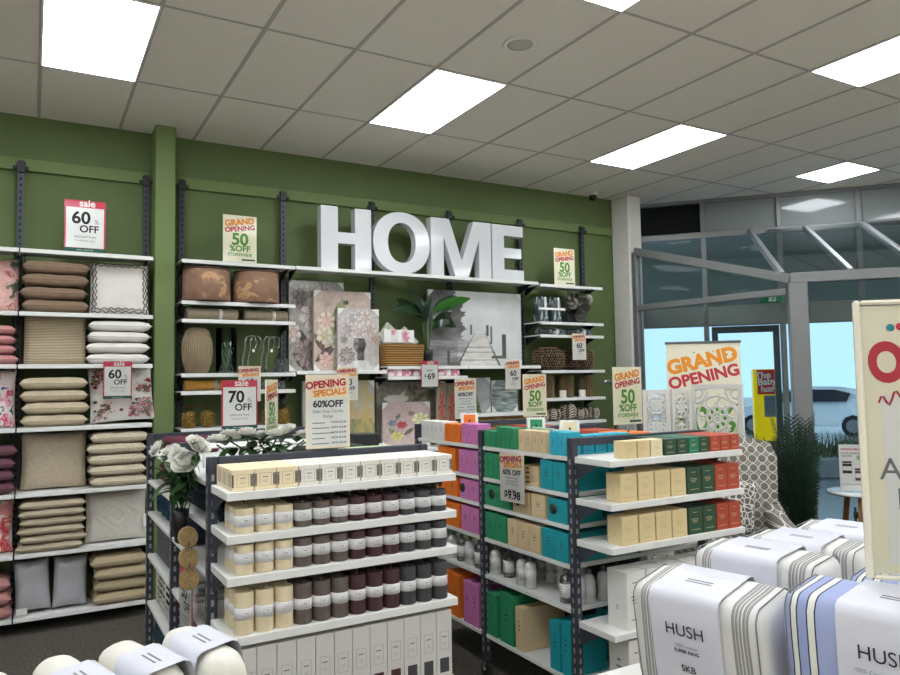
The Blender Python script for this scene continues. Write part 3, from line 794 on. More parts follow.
# ---- printed canvases (the picture is the flat print itself)
def canvas(name, label, x0, x1, z0, z1, y, fn, cat='canvas print', th=.035, nx=64, group=None, rz=0, wrap=True, coat=.35):
    w, h = x1 - x0, z1 - z0
    o = thing(name, label, cat, (x0 + w / 2, y, z0), rz, group)
    MB().box(-w / 2, w / 2, .0012, th, 0, h).build('stretcher_frame', mat('canvas_edge', (196, 190, 180), .8), o)
    ny = int(nx * h / w); s = MB()
    V = [(-w / 2 + w * i / nx, 0, h * j / ny) for j in range(ny + 1) for i in range(nx + 1)]
    F = [(j * (nx + 1) + i, j * (nx + 1) + i + 1, (j + 1) * (nx + 1) + i + 1, (j + 1) * (nx + 1) + i) for j in range(ny) for i in range(nx)]
    s.add(V, F); p = s.build('printed_face', vcol_mat('canvas_print', .45, coat), o)
    at = p.data.color_attributes.new('print', 'FLOAT_COLOR', 'POINT')
    data = []
    for v in V: data += lin(fn(v[0] / w + .5, v[2] / h))
    at.data.foreach_set('color', data)
    if wrap:
        d = .07
        for sx, sz in ((-1, 0), (1, 0), (-1, 1), (1, 1)):
            c = MB(); X = sx * w / 2; Z = h * sz; dz = d if sz == 0 else -d
            c.add([(X, -.0015, Z), (X - sx * d, -.0015, Z), (X, -.0015, Z + dz)], [(0, 1, 2) if (sx > 0) == (sz == 1) else (0, 2, 1)])
            c.build('corner_protector', M_paper, o)
    return o
def mixc(a, b, t): t = max(0, min(1, t)); return tuple(a[i] * (1 - t) + b[i] * t for i in range(3))
def nz(u, v, s, k=0): return noise.fractal(Vector((u * s + k, v * s, k * 1.7)), 1.0, 2.0, 4) 
def petals(flowers, bg, seed=0, wash=14, leaf=None):
    def fn(u, v):
        c = mixc(bg, tuple(x - 26 for x in bg), .5 + .5 * nz(u, v, 3, seed))
        if leaf:
            for (x, y, r, a, col) in leaf:
                dx, dy = u - x, (v - y) * 1.35; ca, sa = math.cos(a), math.sin(a); p, q = dx * ca + dy * sa, -dx * sa + dy * ca
                if abs(p) < r and abs(q) < .28 * r * (1 - (p / r) ** 2): c = mixc(col, tuple(x - 34 for x in col), abs(q) / (.28 * r) + .4 * nz(u, v, 20, seed))
        for (x, y, r, n, ca_, cb_) in flowers:
            dx, dy = u - x, (v - y) * 1.35; d = math.hypot(dx, dy) / r; a = math.atan2(dy, dx)
            rim = .72 + .28 * abs(math.cos(a * n / 2 + x * 9)); 
            if d < rim: 
                e = abs(math.sin(a * n / 2 + x * 9)); c = mixc(cb_, ca_, .25 + .75 * d / rim); c = tuple(q - 46 * (e > .93) * (d > .2) - 22 * (d > rim * .86) for q in c)
                if .40 < d < .47 and e < .8: c = tuple(q - 30 for q in c)
        t = nz(u, v, 26, seed) * wash
        return tuple(max(8, min(250, q + t)) for q in c)
    return fn
G = (204, 196, 188); Wf = (222, 214, 208); Df = (104, 96, 92); Pf = (212, 168, 158); Kf = (72, 68, 68)
canvas('flower_canvas', 'tall grey flower canvas, rearmost of the three leaning on the shelf', 2.0 + .06, 2.60, 1.913, 2.765, 6.585,
       petals([(.42, .62, .26, 7, Wf, (180, 160, 150)), (.2, .80, .17, 6, (150, 142, 140), Kf), (.5, .44, .2, 6, Wf, (200, 170, 150)), (.3, .2, .22, 9, (170, 150, 146), Df), (.62, .86, .16, 6, (196, 188, 182), Df), (.08, .42, .14, 5, Wf, Pf)], (176, 170, 164), 1, 30,
              [(.5, .3, .2, 1.2, Kf), (.25, .36, .2, 2.2, Kf), (.55, .12, .2, .6, (120, 106, 104)), (.2, .1, .2, 2.3, (96, 88, 86))]), group='flower canvases')
canvas('flower_canvas', 'pink flower canvas with a small bird, middle of the three leaning', 2.27, 2.845, 1.913, 2.67, 6.50,
       petals([(.22, .62, .17, 7, (228, 214, 200), Pf), (.18, .44, .15, 6, (226, 220, 206), (190, 170, 120)), (.40, .36, .13, 6, (226, 224, 212), (150, 150, 110)), (.56, .86, .05, 3, (120, 112, 108), Kf), (.2, .14, .13, 6, (222, 190, 180), Pf)], (206, 186, 174), 2, 18,
              [(.42, .68, .34, 1.3, (152, 158, 116)), (.46, .5, .3, 1.9, (136, 146, 102)), (.2, .22, .24, .7, (96, 90, 86)), (.5, .24, .3, 1.2, (104, 100, 92)), (.1, .34, .2, 2.1, (110, 90, 84))]), group='flower canvases')
def bust(u, v):
    base = petals([(.5, .62, .2, 7, (226, 218, 214), (178, 150, 150)), (.24, .66, .19, 6, (214, 206, 202), (150, 130, 134)), (.77, .66, .19, 6, (216, 206, 200), (170, 140, 130)), (.36, .84, .17, 7, (222, 214, 210), (140, 128, 128)), (.66, .86, .17, 6, (224, 214, 208), (176, 148, 140)), (.14, .50, .13, 5, (204, 194, 190), Df), (.88, .5, .13, 5, (206, 190, 180), (176, 120, 100)), (.5, .9, .12, 6, (228, 222, 218), (150, 140, 140)), (.22, .24, .2, 9, (150, 140, 138), (190, 170, 160))], (202, 196, 192), 3, 26)
    fx, fy = (u - .52) / .155, (v - .42) / .15
    neck = abs(u - .54) < .085 and .16 < v < .34; sh = v < .2 - abs(u - .55) * .35 and abs(u - .55) < .42
    if v < .52 and fx * fx + fy * fy < 1:
        t = 78 + 60 * nz(u, v, 9, 4) + 46 * (u < .5); 
        if abs(v - .35) < .014 and abs(u - .52) < .05: t = 40
        if abs(v - .43) < .012 and .05 < abs(u - .52) < .11: t = 34
        return (t, t * .95, t * .93)
    if neck: t = 88 + 40 * nz(u, v, 8, 5); return (t, t * .95, t * .94)
    if sh: t = 206 + 30 * nz(u, v, 10, 6); return (t, t, t * .99)
    return base(u, v)
canvas('flower_canvas', 'small grey canvas of a woman under a flower headdress, frontmost of three', 2.475, 2.895, 1.913, 2.50, 6.42, bust, group='flower canvases')
def pier(u, v):
    c = mixc((196, 200, 198), (214, 216, 214), v) ; m = nz(u, v, 3, 2)
    c = tuple(q + m * 16 for q in c)
    edge = .36 + .05 * nz(v, .3, 9, 3) + .035 * nz(v, .1, 30, 4) - .16 * max(0, v - .72) * 2
    if u < edge and v > .30: t = 96 + 40 * nz(u, v, 5, 7) + 30 * max(0, .6 - v); c = (t, t * .99, t * .97)
    if v <= .34 and u < .5: t = 150 + 44 * nz(u * .6, v * 5, 6, 5) - 24 * (u < .3); c = (t, t, t * .99)
    # boardwalk
    if v < .46:
        k = v / .46; l = .30 + .19 * k; r_ = .74 - .155 * k
        if l < u < r_:
            t = 206 - 60 * (abs(math.sin((1 / (1.12 - k)) * 9)) < .18) + 26 * nz(u * 1, v * 12, 8, 6) - 10 * k; c = (t, t * .985, t * .95)
        elif abs(u - l) < .018 * (1.2 - k) or abs(u - r_) < .018 * (1.2 - k): c = (70, 70, 68)
    for pu, pb, pt, pw in ((.445, .42, .56, .009), (.62, .40, .56, .011), (.66, .30, .54, .012), (.80, .10, .44, .020), (.20, .0, .20, .018)):
        if abs(u - pu) < pw and pb < v < pt: c = (72, 72, 70)
    if .1 < v < .14 and .66 < u < .82: c = (80, 80, 78)
    if v < .06 and (.2 < u < .32): c = (92, 92, 90)
    return tuple(max(20, min(235, q)) for q in c)
canvas('pier_canvas', 'wide misty grey canvas of a wooden pier between dark posts', 3.48, 4.625, 1.953, 2.735, 6.50, pier, nx=110, coat=.6)
def lowbig(u, v):
    f = petals([(.55, .9, .06, 5, (150, 130, 120), Kf)], (150, 146, 132), 5, 26, [(.6, .75, .16, .9, (96, 104, 70)), (.5, .86, .14, 1.9, (110, 106, 80)), (.75, .8, .16, 1.5, (120, 110, 90)), (.8, .4, .12, 1.2, (170, 110, 90)), (.9, .45, .1, 1.9, (186, 120, 100))])
    c = f(u, v)
    d = (u - .28) ** 2 / .03 + (v - .74) ** 2 / .004
    if d < 1 or (abs(v - .74 - (u - .28) * .9) < .02 and .1 < u < .42): c = (220, 216, 206)
    return c
canvas('bird_canvas', 'large olive canvas with a white bird behind the pink flower canvas', 2.925, 3.70, 1.161, 1.80, 6.56, lowbig, group='lower canvases')
canvas('flower_canvas', 'small pale pink canvas with red and yellow flowers, low behind the stands', 2.94, 3.46, 1.161, 1.60, 6.46,
       petals([(.4, .5, .12, 6, (214, 110, 110), (180, 60, 70)), (.3, .25, .14, 6, (226, 222, 150), (200, 170, 80)), (.2, .55, .1, 5, (150, 160, 170), (110, 120, 140)), (.8, .62, .2, 7, (240, 240, 200), (220, 210, 150)), (.6, .75, .08, 5, (190, 150, 150), Df)], (212, 190, 186), 6, 18,
              [(.32, .68, .14, 1.2, (130, 140, 110)), (.55, .35, .16, .8, (110, 120, 90)), (.2, .36, .16, 2.1, (150, 160, 120))]), group='lower canvases')
for k, (x, l) in enumerate(((3.52, 'left'), (3.635, 'right'))):
    canvas('narrow_canvas', 'narrow tan canvas with coral flowers, %s one of the pair beside the price sign' % l, x, x + .10, 1.161, 1.78, 6.41, petals([(.5, .45, .45, 6, (214, 130, 110), (190, 90, 80)), (.5, .62, .4, 6, (206, 140, 120), (180, 90, 80))], (172, 158, 136), 7 + k, 20, [(.5, .25, .5, 1.3, (110, 110, 80))]), nx=14, wrap=False, group='lower canvases')
canvas('wrapped_canvas', 'upright landscape canvas in clear wrap low behind the specials sign', 2.56, 2.84, 1.221, 1.82, 6.42, lambda u, v: mixc((120, 130, 96) if v < .4 else (178, 182, 176), (196, 170, 110), .5 + nz(u, v, 5, 9)), nx=30, group='lower canvases')
canvas('wrapped_canvas', 'pale grey canvas in clear wrap, leftmost of the low canvases', 2.16, 2.50, 1.221, 1.82, 6.50, lambda u, v: mixc((190, 192, 188), (150, 156, 152), .5 + nz(u, v, 4, 11)), nx=24, group='lower canvases')
def tree(u, v):
    c = mixc((186, 190, 190), (150, 156, 158), .5 + .5 * nz(u, v, 4, 3))
    if v < .72 and abs(u - .34) < .30 * (1 - v / .74) + .03 * nz(u, v, 20, 2): t = .5 + .7 * nz(u, v, 14, 1); c = mixc((44, 66, 32), (110, 136, 66), t)
    return c
canvas('tree_canvas', 'small grey canvas with one green tree on the shelf below the pier', 3.90, 4.21, 1.466, 1.83, 6.50, tree, nx=50)
def sea(u, v):
    t = 150 + 70 * nz(u * .7, v * 4, 5, 8) + (30 if v > .62 else 0); return (t * .93, t, t * .99)
canvas('sea_canvas', 'small grey green canvas of waves under the hanging 60% off sign', 4.225, 4.56, 1.466, 1.80, 6.50, sea, nx=44)

# ---- basket, cushions and plant
m_rat = ramp_mat('seagrass_weave', 'wave', [(0, (96, 64, 28)), (.4, (168, 124, 62)), (.8, (196, 150, 84))], 14, .8, axis='Z', const=False, bump=.9)
bk = thing('seagrass_basket', 'square woven seagrass basket holding two patterned cushions', 'basket', (3.115, 6.42, 1.953))
s = MB(); w, d, h = .21, .12, .205
for k in range(12):
    z = .012 + k * h / 12; e = .004 * (k % 2); tp = .90 + .10 * k / 12
    cs = [(-1, -1), (1, -1), (1, 1), (-1, 1)]; pts = []
    for a_ in range(4):
        (xa_, ya_), (xb_, yb_) = cs[a_], cs[(a_ + 1) % 4]
        for i_ in range(14):
            t_ = i_ / 14; x_, y_ = xa_ + (xb_ - xa_) * t_, ya_ + (yb_ - ya_) * t_; f_ = 1 + .022 * math.cos((i_ + k) * math.pi) * (1 if 0 < i_ else 0)
            pts.append(((w - .004) * tp * x_ * f_, (d - .004) * y_ * f_, z))
    s.tube(pts, .0098, 6, closed=True)
s.box(-w * .88, w * .88, -d * .94, d * .94, .002, .01); s.build('woven_body', m_rat, bk)
m_spot = ramp_mat('speckled_print', 'voronoi', [(0, (106, 110, 88)), (.28, (122, 126, 100)), (.36, (214, 212, 196))], 60, .95)
for x, rz_, l, s_, ww in ((3.035, R(38), 'speckled cushion poking up from the basket, left one', 31, .24), (3.17, R(46), 'speckled cushion poking up from the basket, right one', 32, .23)):
    o = thing('cushion', l, 'cushion', (x, 6.485 if s_ == 31 else 6.425, 1.995), group='basket cushions')
    M = Matrix.Translation((0, 0, .235 if s_ == 31 else .20)) @ Matrix.Rotation(rz_, 4, 'Y') @ Matrix.Rotation(R(90), 4, 'X') @ Matrix.Translation((0, 0, -.03))
    s = MB(); s.add(*pillow_geom(ww, ww, .055, s_, 12, .05, .004), 0, True, M); s.build('cover', m_spot, o)
m_pk = ramp_mat('pink_white_print', 'noise', [(0, (222, 214, 212)), (.5, (214, 160, 172)), (.56, (206, 120, 142)), (.66, (226, 216, 214))], 14, .5)
o = thing('soap_box', 'white box with pink pattern panels sitting in the seagrass basket', 'box', (3.06, 6.335, 2.175))
MB().box(-.16, .16, -.022, .022, 0, .125, c=.003).build('carton', M_paper, o)
s = MB(); s.box(-.085, -.02, -.0228, -.022, .004, .121); s.box(.03, .11, -.0228, -.022, .004, .121); s.build('pattern_panels', m_pk, o)
for k in range(3):
    o = thing('soap_box', 'flat pink patterned box under the basket shelf, %s from the left' % ORD[k], 'box', (3.05 + k * .27, 6.36, 1.853), group='flat pink boxes')
    MB().box(-.125, .125, -.07, .07, 0, .072, c=.003).build('carton', m_pk, o)
    s = MB(); s.box(-.02, .02, -.0708, -.0701, .002, .07); s.build('white_band', M_paper, o)
m_leaf = mat('dark_glossy_leaf', (24, 50, 26), .35, var=.2, scale=6, coat=.2); m_leaf2 = mat('bright_leaf', (58, 120, 40), .4)
m_stem = mat('plant_stem', (84, 110, 62), .6)
def leaf_geom(L, W, curl, n=9):
    V = []; F = []
    for i in range(n + 1):
        t = i / n; w = W * math.sin(math.pi * min(1, t * .96 + .02)) ** .8 * (1 - .25 * t); x = L * t; z = -curl * L * t * t
        V += [(x, -w, z + w * .25), (x, 0, z), (x, w, z + w * .25)]
    for i in range(n):
        a = i * 3; F += [(a, a + 3, a + 4, a + 1), (a + 1, a + 4, a + 5, a + 2)]
    return V, F
pl = thing('potted_plant', 'leafy dark green plant in a dark pot between basket and pier canvas', 'plant', (3.405, 6.40, 1.953))
MB().lathe([(.045, 0), (.055, .005), (.062, .12), (.065, .16), (.058, .16), (.05, .13), (.0, .13)], 20).build('pot', mat('dark_pot', (26, 34, 30), .4), pl)
for k, (az, el, st, L, W, c_, mt) in enumerate(((200, 66, .34, .34, .11, .15, 0), (250, 70, .30, .26, .085, .2, 0), (150, 35, .36, .30, .08, .5, 0), (355, 52, .32, .36, .08, .3, 0), (352, 20, .40, .42, .085, .05, 1), (10, 35, .30, .32, .09, .35, 0), (215, 22, .36, .30, .085, .7, 0), (330, 5, .30, .30, .10, .5, 0), (80, 75, .3, .25, .07, .2, 0), (300, 30, .22, .22, .06, .5, 0), (180, 40, .33, .34, .06, .3, 0))):
    a = R(az); tip = Vector((math.cos(a) * .07, math.sin(a) * .05 - .01, .15 + st))
    s = MB(); s.tube([(math.cos(a) * .01, math.sin(a) * .01, .13), tip * .6 + Vector((0, 0, .05)), tip], .004, 5); s.build('stem', m_stem, pl)
    ax = math.degrees(a); V, F = leaf_geom(L, W, c_)
    M = Matrix.Translation(tip) @ Matrix.Rotation(a, 4, 'Z') @ Matrix.Rotation(R(-el), 4, 'Y') @ Matrix.Rotation(R((62, -55, 48)[k % 3] if math.cos(a) > 0 else (-60, 52, -46)[k % 3]), 4, 'X')
    s = MB(); s.add(V, F, 0, True, M)
    s.v = [(x, max(-.13, min(.09, y)), z) for x, y, z in s.v]
    s.build('leaf', [m_leaf, m_leaf2][mt], pl)

# ---- first bay
m_shade = ramp_mat('brown_flower_shade', 'noise', [(0, (92, 62, 48)), (.44, (136, 104, 82)), (.56, (146, 112, 90)), (.63, (196, 158, 116)), (.70, (170, 124, 88)), (.76, (120, 80, 60))], 7, .8, const=False, mul=(1, 1, 1.4))
for x, l in ((1.287, 'left'), (1.713, 'right')):
    o = thing('drum_lampshade', 'brown drum lampshade with flower print, %s of the pair on the shelf' % l, 'lampshade', (x, 6.425, 2.501), R(20 if l == 'left' else 140), 'brown drum lampshades')
    s = MB(); s.lathe([(.198, 0), (.200, .002), (.192, .284), (.189, .284), (.195, .004)], 40); s.build('drum', m_shade, o)
    s = MB(); s.lathe([(.199, 0), (.2015, .0), (.2005, .012), (.198, .012)], 40); s.build('trim_ring', mat('shade_trim', (78, 56, 46), .7), o)
    s = MB(); s.lathe([(.191, .272), (.194, .272), (.1935, .286), (.190, .286)], 40); s.build('trim_ring', mat('shade_trim', (78, 56, 46), .7), o)
    s = MB(); s.cyl((-.188, 0, .26), (.188, 0, .26), .003); s.cyl((0, -.188, .26), (0, .188, .26), .003); s.cyl((0, 0, .245), (0, 0, .275), .02); s.build('spider_fitter', M_chrome, o)
m_throw = mat('taupe_throw', (142, 130, 108), .95, var=.1, scale=14, bump=.3, bscale=160)
def throw(label, x, z, L, r, m, band, y=6.38, group='rolled throws'):
    o = thing('rolled_throw', label, 'throw', (x, y, z), group=group)
    M = Matrix.Translation((0, 0, r * .8)) @ Matrix.Rotation(R(90), 4, 'Y') @ Matrix.Diagonal((.8, 1.25, 1, 1))
    s = MB(); s.lathe([(r * .35, -L / 2 + .01), (r * .9, -L / 2), (r, -L / 2 + .02), (r * .96, -L * .2), (r, 0), (r * .97, L * .22), (r, L / 2 - .02), (r * .9, L / 2), (r * .35, L / 2 - .01)], 24, M=M); s.build('roll', m, o)
    s = MB()
    for q in (.33, .55, .78):
        pts = [(-L / 2 - .001, r * 1.25 * q * math.cos(t * .35), r * .8 + r * .8 * q * math.sin(t * .35)) for t in range(18)]; s.tube(pts, .003, 4)
    s.build('fold_edges', mat('fold_edge', (110, 98, 80), .95), o)
    s = MB(); s.lathe([(r * 1.012, L * .12), (r * 1.03, L * .12), (r * 1.03, L * .12 + .03), (r * 1.012, L * .12 + .03)], 24, M=M); s.build('paper_band', band, o)
throw('rolled taupe throw, left of the two under the lampshades', 1.32, 2.349, .42, .062, m_throw, mat('ribbon_band', (196, 190, 178), .6))
throw('rolled taupe throw, right of the two under the lampshades', 1.78, 2.349, .38, .062, m_throw, mat('ribbon_band', (196, 190, 178), .6))
o = thing('ribbed_vase', 'tall barrel shaped beige vase with fine wooden ribs', 'vase', (1.212, 6.42, 1.899))
s = MB(); s.lathe([(.07, 0), (.088, .01), (.115, .10), (.124, .19), (.118, .27), (.09, .36), (.07, .385), (.06, .385), (.06, .36)], 40); s.build('body', ramp_mat('ribbed_beige', 'noise', [(0, (120, 104, 80)), (1, (166, 150, 122))], 6, .7, const=False), o)
s = MB()
for i in range(44):
    a = i * 2 * math.pi / 44; s.tube([(rr * math.cos(a), rr * math.sin(a), z) for rr, z in ((.088, .012), (.116, .10), (.125, .19), (.119, .27), (.091, .36))], .0042, 4)
s.build('ribs', mat('rib_wood', (150, 132, 104), .7, var=.2, scale=9), o)
m_cg = glassy('clear_glassware', (232, 242, 236), .05, ior=1.3)
o = thing('glass_vase', 'clear glass cylinder vase between the ribbed vase and glass hooks', 'vase', (1.46, 6.44, 1.899))
s = MB(); s.lathe([(.085, 0), (.088, .004), (.088, .39), (.083, .39), (.083, .02), (.0, .02)], 28); s.build('cylinder', m_cg, o)
wt = MB(); q = random.Random(4)
for k in range(16):
    p = Vector((0, 0, .021)); pts = [p.copy()]; a = q.uniform(0, 6.28)
    for t in range(5): p = p + Vector((math.cos(a) * .015, math.sin(a) * .015, .05)); a += q.uniform(-1, 1); pts.append(p.copy())
    pts = [Vector((max(-.05, min(.05, v.x)), max(-.05, min(.05, v.y)), v.z)) for v in pts]; wt.tube(pts, .0018, 4)
wt.build('wire_branches', mat('pale_wire', (150, 166, 150), .5), o)
m_gl = glassy('clear_glass_tube', (226, 234, 230), .24)
for k, x in enumerate((1.64, 1.80)):
    o = thing('glass_hook_ornament', 'clear glass swan-neck ornament, %s of the two on the shelf' % ('left', 'right')[k], 'ornament', (x, 6.36, 1.899), group='glass swan ornaments')
    for e in (-.025, .02):
        s = MB(); pts = [(e - .04, 0, .004), (e - .035, 0, .12), (e - .015, 0, .20)] + [(e + .035 + .05 * math.cos(R(180 - 15 * t)), 0, .26 + .06 * math.sin(R(180 - 15 * t))) for t in range(17)]
        s.tube(pts, .008, 7, rad=[.012, .009, .008] + [.008 - .00025 * t for t in range(17)]); s.build('neck', m_gl, o)
    s = MB(); s.box(-.075, .04, -.02, .02, 0, .006, c=.002); s.build('base', m_gl, o)
    s = MB(); s.box(.02, .04, -.012, -.010, .18, .205); s.build('price_tag', M_paper, o)
m_dk = ramp_mat('dark_mosaic', 'edge', [(0, (120, 124, 124)), (.07, (34, 36, 38)), (1, (56, 58, 60))], 40, .3)
o = thing('mosaic_bowl', 'low dark patterned square bowl right of the glass ornaments', 'bowl', (1.925, 6.40, 1.899))
s = MB(); s.lathe([(.055, 0), (.06, .004), (.062, .115), (.066, .12), (.058, .12), (.054, .02), (.0, .02)], 24); s.build('bowl_wall', m_dk, o)
m_gold = mat('antique_gold', (136, 108, 54), .35, metal=.8, var=.35, scale=30, bump=.8, bscale=70)
throw('ochre gold rolled table mat on the shelf behind the 70% off sign', 1.29, 1.753, .38, .056, mat('ochre_cloth', (170, 124, 44), .8, var=.15, scale=16), mat('grey_band', (150, 152, 150), .5), group='rolled mats')
o = thing('dark_tray', 'dark lacquered tray on the shelf above the gold pineapples', 'tray', (1.80, 6.42, 1.753)); MB().box(-.14, .14, -.09, .09, 0, .02, c=.008).build('base', m_dk, o)
s = MB(); s.box(-.145, .145, -.095, -.0901, .005, .07); s.build('rim', m_dk, o); s = MB(); s.box(-.145, .145, .0901, .095, .005, .07); s.build('rim', m_dk, o)
def make_pine():
    o = thing('pineapple_ornament', '', 'ornament')
    s = MB(); s.lathe([(.03, 0), (.045, .01), (.055, .06), (.05, .11), (.03, .14), (.0, .142)], 16)
    for j in range(6):
        for i in range(10):
            a = i * .628 + (j % 2) * .314; z = .018 + j * .02; r = .046 + .010 * math.sin((z) / .14 * 3.1)
            s.lathe([(.011, -.004), (.007, .004), (.001, .009)], 5, 0, (0, 0, 0), True, Matrix.Translation((r * math.cos(a), r * math.sin(a), z)) @ Matrix.Rotation(a, 4, 'Z') @ Matrix.Rotation(R(90), 4, 'Y'))
    s.build('body', m_gold, o)
    s = MB()
    for i in range(12):
        a = i * .524; V, F = leaf_geom(.075 if i % 2 else .06, .011, .35, 5)
        s.add(V, F, 0, True, Matrix.Translation((0, 0, .138)) @ Matrix.Rotation(a, 4, 'Z') @ Matrix.Rotation(R(-55 if i % 2 else -72), 4, 'Y'))
    s.build('leaf_crown', m_gold, o); return o
pine = Kit(make_pine)
for x, l in ((1.135, 'gold pineapple ornament, leftmost on the shelf left of the 70% off sign'), (1.285, 'gold pineapple ornament touching the left side of the 70% off sign'), (1.80, 'gold pineapple ornament right of the narrow sideways sign'), (1.935, 'gold pineapple ornament, rightmost on its shelf')):
    pine((x, 6.36, 1.446), l, group='gold pineapples')
o = thing('candle_tin', 'copper coloured candle tin between the gold pineapples', 'candle', (1.62, 6.36, 1.446)); s = MB(); s.lathe([(.045, 0), (.047, .003), (.047, .075), (.043, .078), (.0, .07)], 20); s.build('tin', mat('copper_tin', (168, 104, 70), .4, metal=.5), o)

# ---- last bay
m_can = ramp_mat('blue_grey_brush_print', 'noise', [(0, (34, 46, 52)), (.46, (72, 88, 92)), (.54, (176, 184, 180)), (.6, (52, 66, 70))], 11, .3, mul=(1, 1, .5), coat=.4)
for x, l in ((4.82, 'left'), (5.0, 'right')):
    o = thing('patterned_canister', 'dark blue grey brush-patterned canister, %s of the two beside the metal flower' % l, 'canister', (x, 6.40, 2.425), group='patterned canisters')
    s = MB(); s.lathe([(.078, 0), (.082, .006), (.085, .13), (.078, .24), (.066, .27), (.058, .28), (.0, .28)], 24); s.build('body', m_can, o)
    s = MB(); s.box(-.09, .09, -.0885, -.0865, .13, .155); s.box(-.012, .012, -.0885, -.0865, .155, .27); s.build('paper_wrap', M_paper, o)
o = thing('metal_flower', 'large grey metal flower wall decoration of overlapping petals', 'ornament', (5.31, 6.40, 2.425))
m_pet = mat('brushed_petal', (104, 102, 92), .3, metal=.6, var=.15)
q = random.Random(6)
for k in range(17):
    x = q.uniform(-.20, .19); z = q.uniform(.07, .31); r = q.uniform(.055, .085); zz = max(r + .004, min(.35 - r, z))
    s = MB(); M = Matrix.Translation((x, -.07 + .017 * (k % 7), zz)) @ Matrix.Rotation(R(90 + q.uniform(-32, 32)), 4, 'X') @ Matrix.Rotation(R(q.uniform(-32, 32)), 4, 'Y')
    s.lathe([(.001, -.012), (r * .5, -.008), (r, .004), (r * .97, .006), (r * .5, -.005), (.001, -.009)], 18, M=M); s.build('petal', m_pet, o)
s = MB(); s.box(-.1, .1, .04, .05, 0, .25); s.build('back_plate', M_black, o)
for x, l in ((4.93, 'left'), (5.31, 'right')):
    throw('small blue grey patterned roll, %s of two under the metal flower' % l, x, 2.285, .34, .05, m_can, M_paper, group='patterned rolls')
m_wk = ramp_mat('dark_wicker', 'voronoi', [(0, (150, 116, 74)), (.22, (112, 84, 52)), (.34, (30, 24, 20))], 46, .8)
for x, l in ((4.955, 'left'), (5.37, 'right')):
    o = thing('wicker_lantern', 'squat oval dark wicker lantern, %s of the pair' % l, 'lantern', (x, 6.455, 1.901), group='dark wicker lanterns')
    s = MB(); s.lathe([(.10, 0), (.14, .01), (.172, .055), (.180, .12), (.168, .19), (.12, .235), (.09, .24), (.085, .235), (.11, .22)], 32); s.build('woven_shell', m_wk, o)
    s = MB()
    for j in range(7):
        z = .04 + j * .028; r = .1825 * math.cos((z - .125) * 3.2)
        for i in range(40):
            a = i * .157 + (j % 2) * .078; s.lathe([(.001, -.006), (.0055, 0), (.001, .006)], 4, 0, (r * math.cos(a), r * math.sin(a), z))
    s.build('woven_knots', mat('tan_cane', (172, 136, 90), .7), o)
    s = MB(); s.lathe([(.095, .238), (.105, .245), (.10, .252), (.088, .246)], 28); s.build('rim', mat('tan_cane', (172, 136, 90), .7), o)
m_stk = mat('driftwood_stick', (120, 98, 66), .8, var=.3, scale=22)
def make_stick():
    o = thing('stick_candle_holder', '', 'candle holder')
    s = MB(); q = random.Random(2)
    for i in range(22):
        a = i * 2 * math.pi / 22; r = .078; s.cyl((r * math.cos(a), r * math.sin(a), 0), (r * math.cos(a + .03), r * math.sin(a + .03), .235 + q.uniform(-.012, .012)), .0085, seg=6)
    s.build('stick_ring', m_stk, o); s = MB(); s.cyl((0, 0, .0), (0, 0, .012), .07, seg=20); s.build('base_plate', m_stk, o); return o
stick = Kit(make_stick)
for x, l in ((4.90, 'driftwood stick candle holder, leftmost of the three'), (5.17, 'driftwood stick candle holder, middle of the three'), (5.45, 'driftwood stick candle holder, rightmost of the three')): stick((x, 6.43, 1.601), l, group='stick candle holders')
for x, l in ((5.045, 'short white pillar candle left of the middle stick holder'), (5.315, 'short white pillar candle right of the middle stick holder')):
    o = thing('pillar_candle', l, 'candle', (x, 6.33, 1.601), group='short white candles'); s = MB(); s.lathe([(.036, 0), (.037, .003), (.037, .075), (.034, .079), (.0, .077)], 18); s.build('wax', mat('white_wax', (226, 220, 208), .5), o); s = MB(); s.cyl((0, 0, .077), (0, 0, .088), .0012, seg=5); s.build('wick', M_ink, o)
def make_ball():
    o = thing('striped_ball', '', 'ornament'); V = []; s = MB(); R_ = .085
    pr = [(max(.001, R_ * math.sin(t * math.pi / 14)), R_ - R_ * math.cos(t * math.pi / 14)) for t in range(15)]; s.lathe(pr, 24); s.build('sphere', mat('ball_brown', (82, 66, 52), .6), o)
    s = MB()
    for side in (0, 1, 2, 3):
        for k in range(6):
            pts = []
            for t in range(9):
                u = -.62 + 1.24 * t / 8; v = (k - 2.5) * .24; a = u * .9 + (.35 if k % 2 else -.1) * 0 + side * 1.5708 - 1.57; e = v * 1.25 + .22 * math.cos(u * 3) * (1 if side % 2 else -1)
                pts.append((R_ * 1.003 * math.cos(e) * math.cos(a), R_ * 1.003 * math.cos(e) * math.sin(a), R_ + R_ * 1.003 * math.sin(e)))
            s.tube(pts, .0055, 5)
    s.build('stripes', mat('ball_cream', (214, 206, 190), .6), o); return o
ball = Kit(make_ball)
for i, (x, sc) in enumerate(((4.80, .75), (4.95, .85), (5.14, 1.12), (5.33, .82), (5.50, .85))):
    b = ball((x, 6.37, 1.347), 'brown and cream striped decorative ball, %s from the left' % ORD[i], group='striped balls'); b.scale = (sc,) * 3; b.rotation_euler.z = i * .8
for i in range(2):
    o = thing('wicker_tray', 'stack-height brown wicker tray under the small canvases, %s' % ('left one', 'right one')[i], 'tray', (4.05 + .38 * i, 6.44, 1.301), group='wicker trays')
    s = MB()
    for k in range(5): s.tube([(-.17, -.14, .015 + .024 * k), (.17, -.14, .015 + .024 * k), (.17, .14, .015 + .024 * k), (-.17, .14, .015 + .024 * k)], .0125, 5, closed=True)
    s.box(-.16, .16, -.13, .13, .003, .012); s.build('woven_body', m_rat, o)
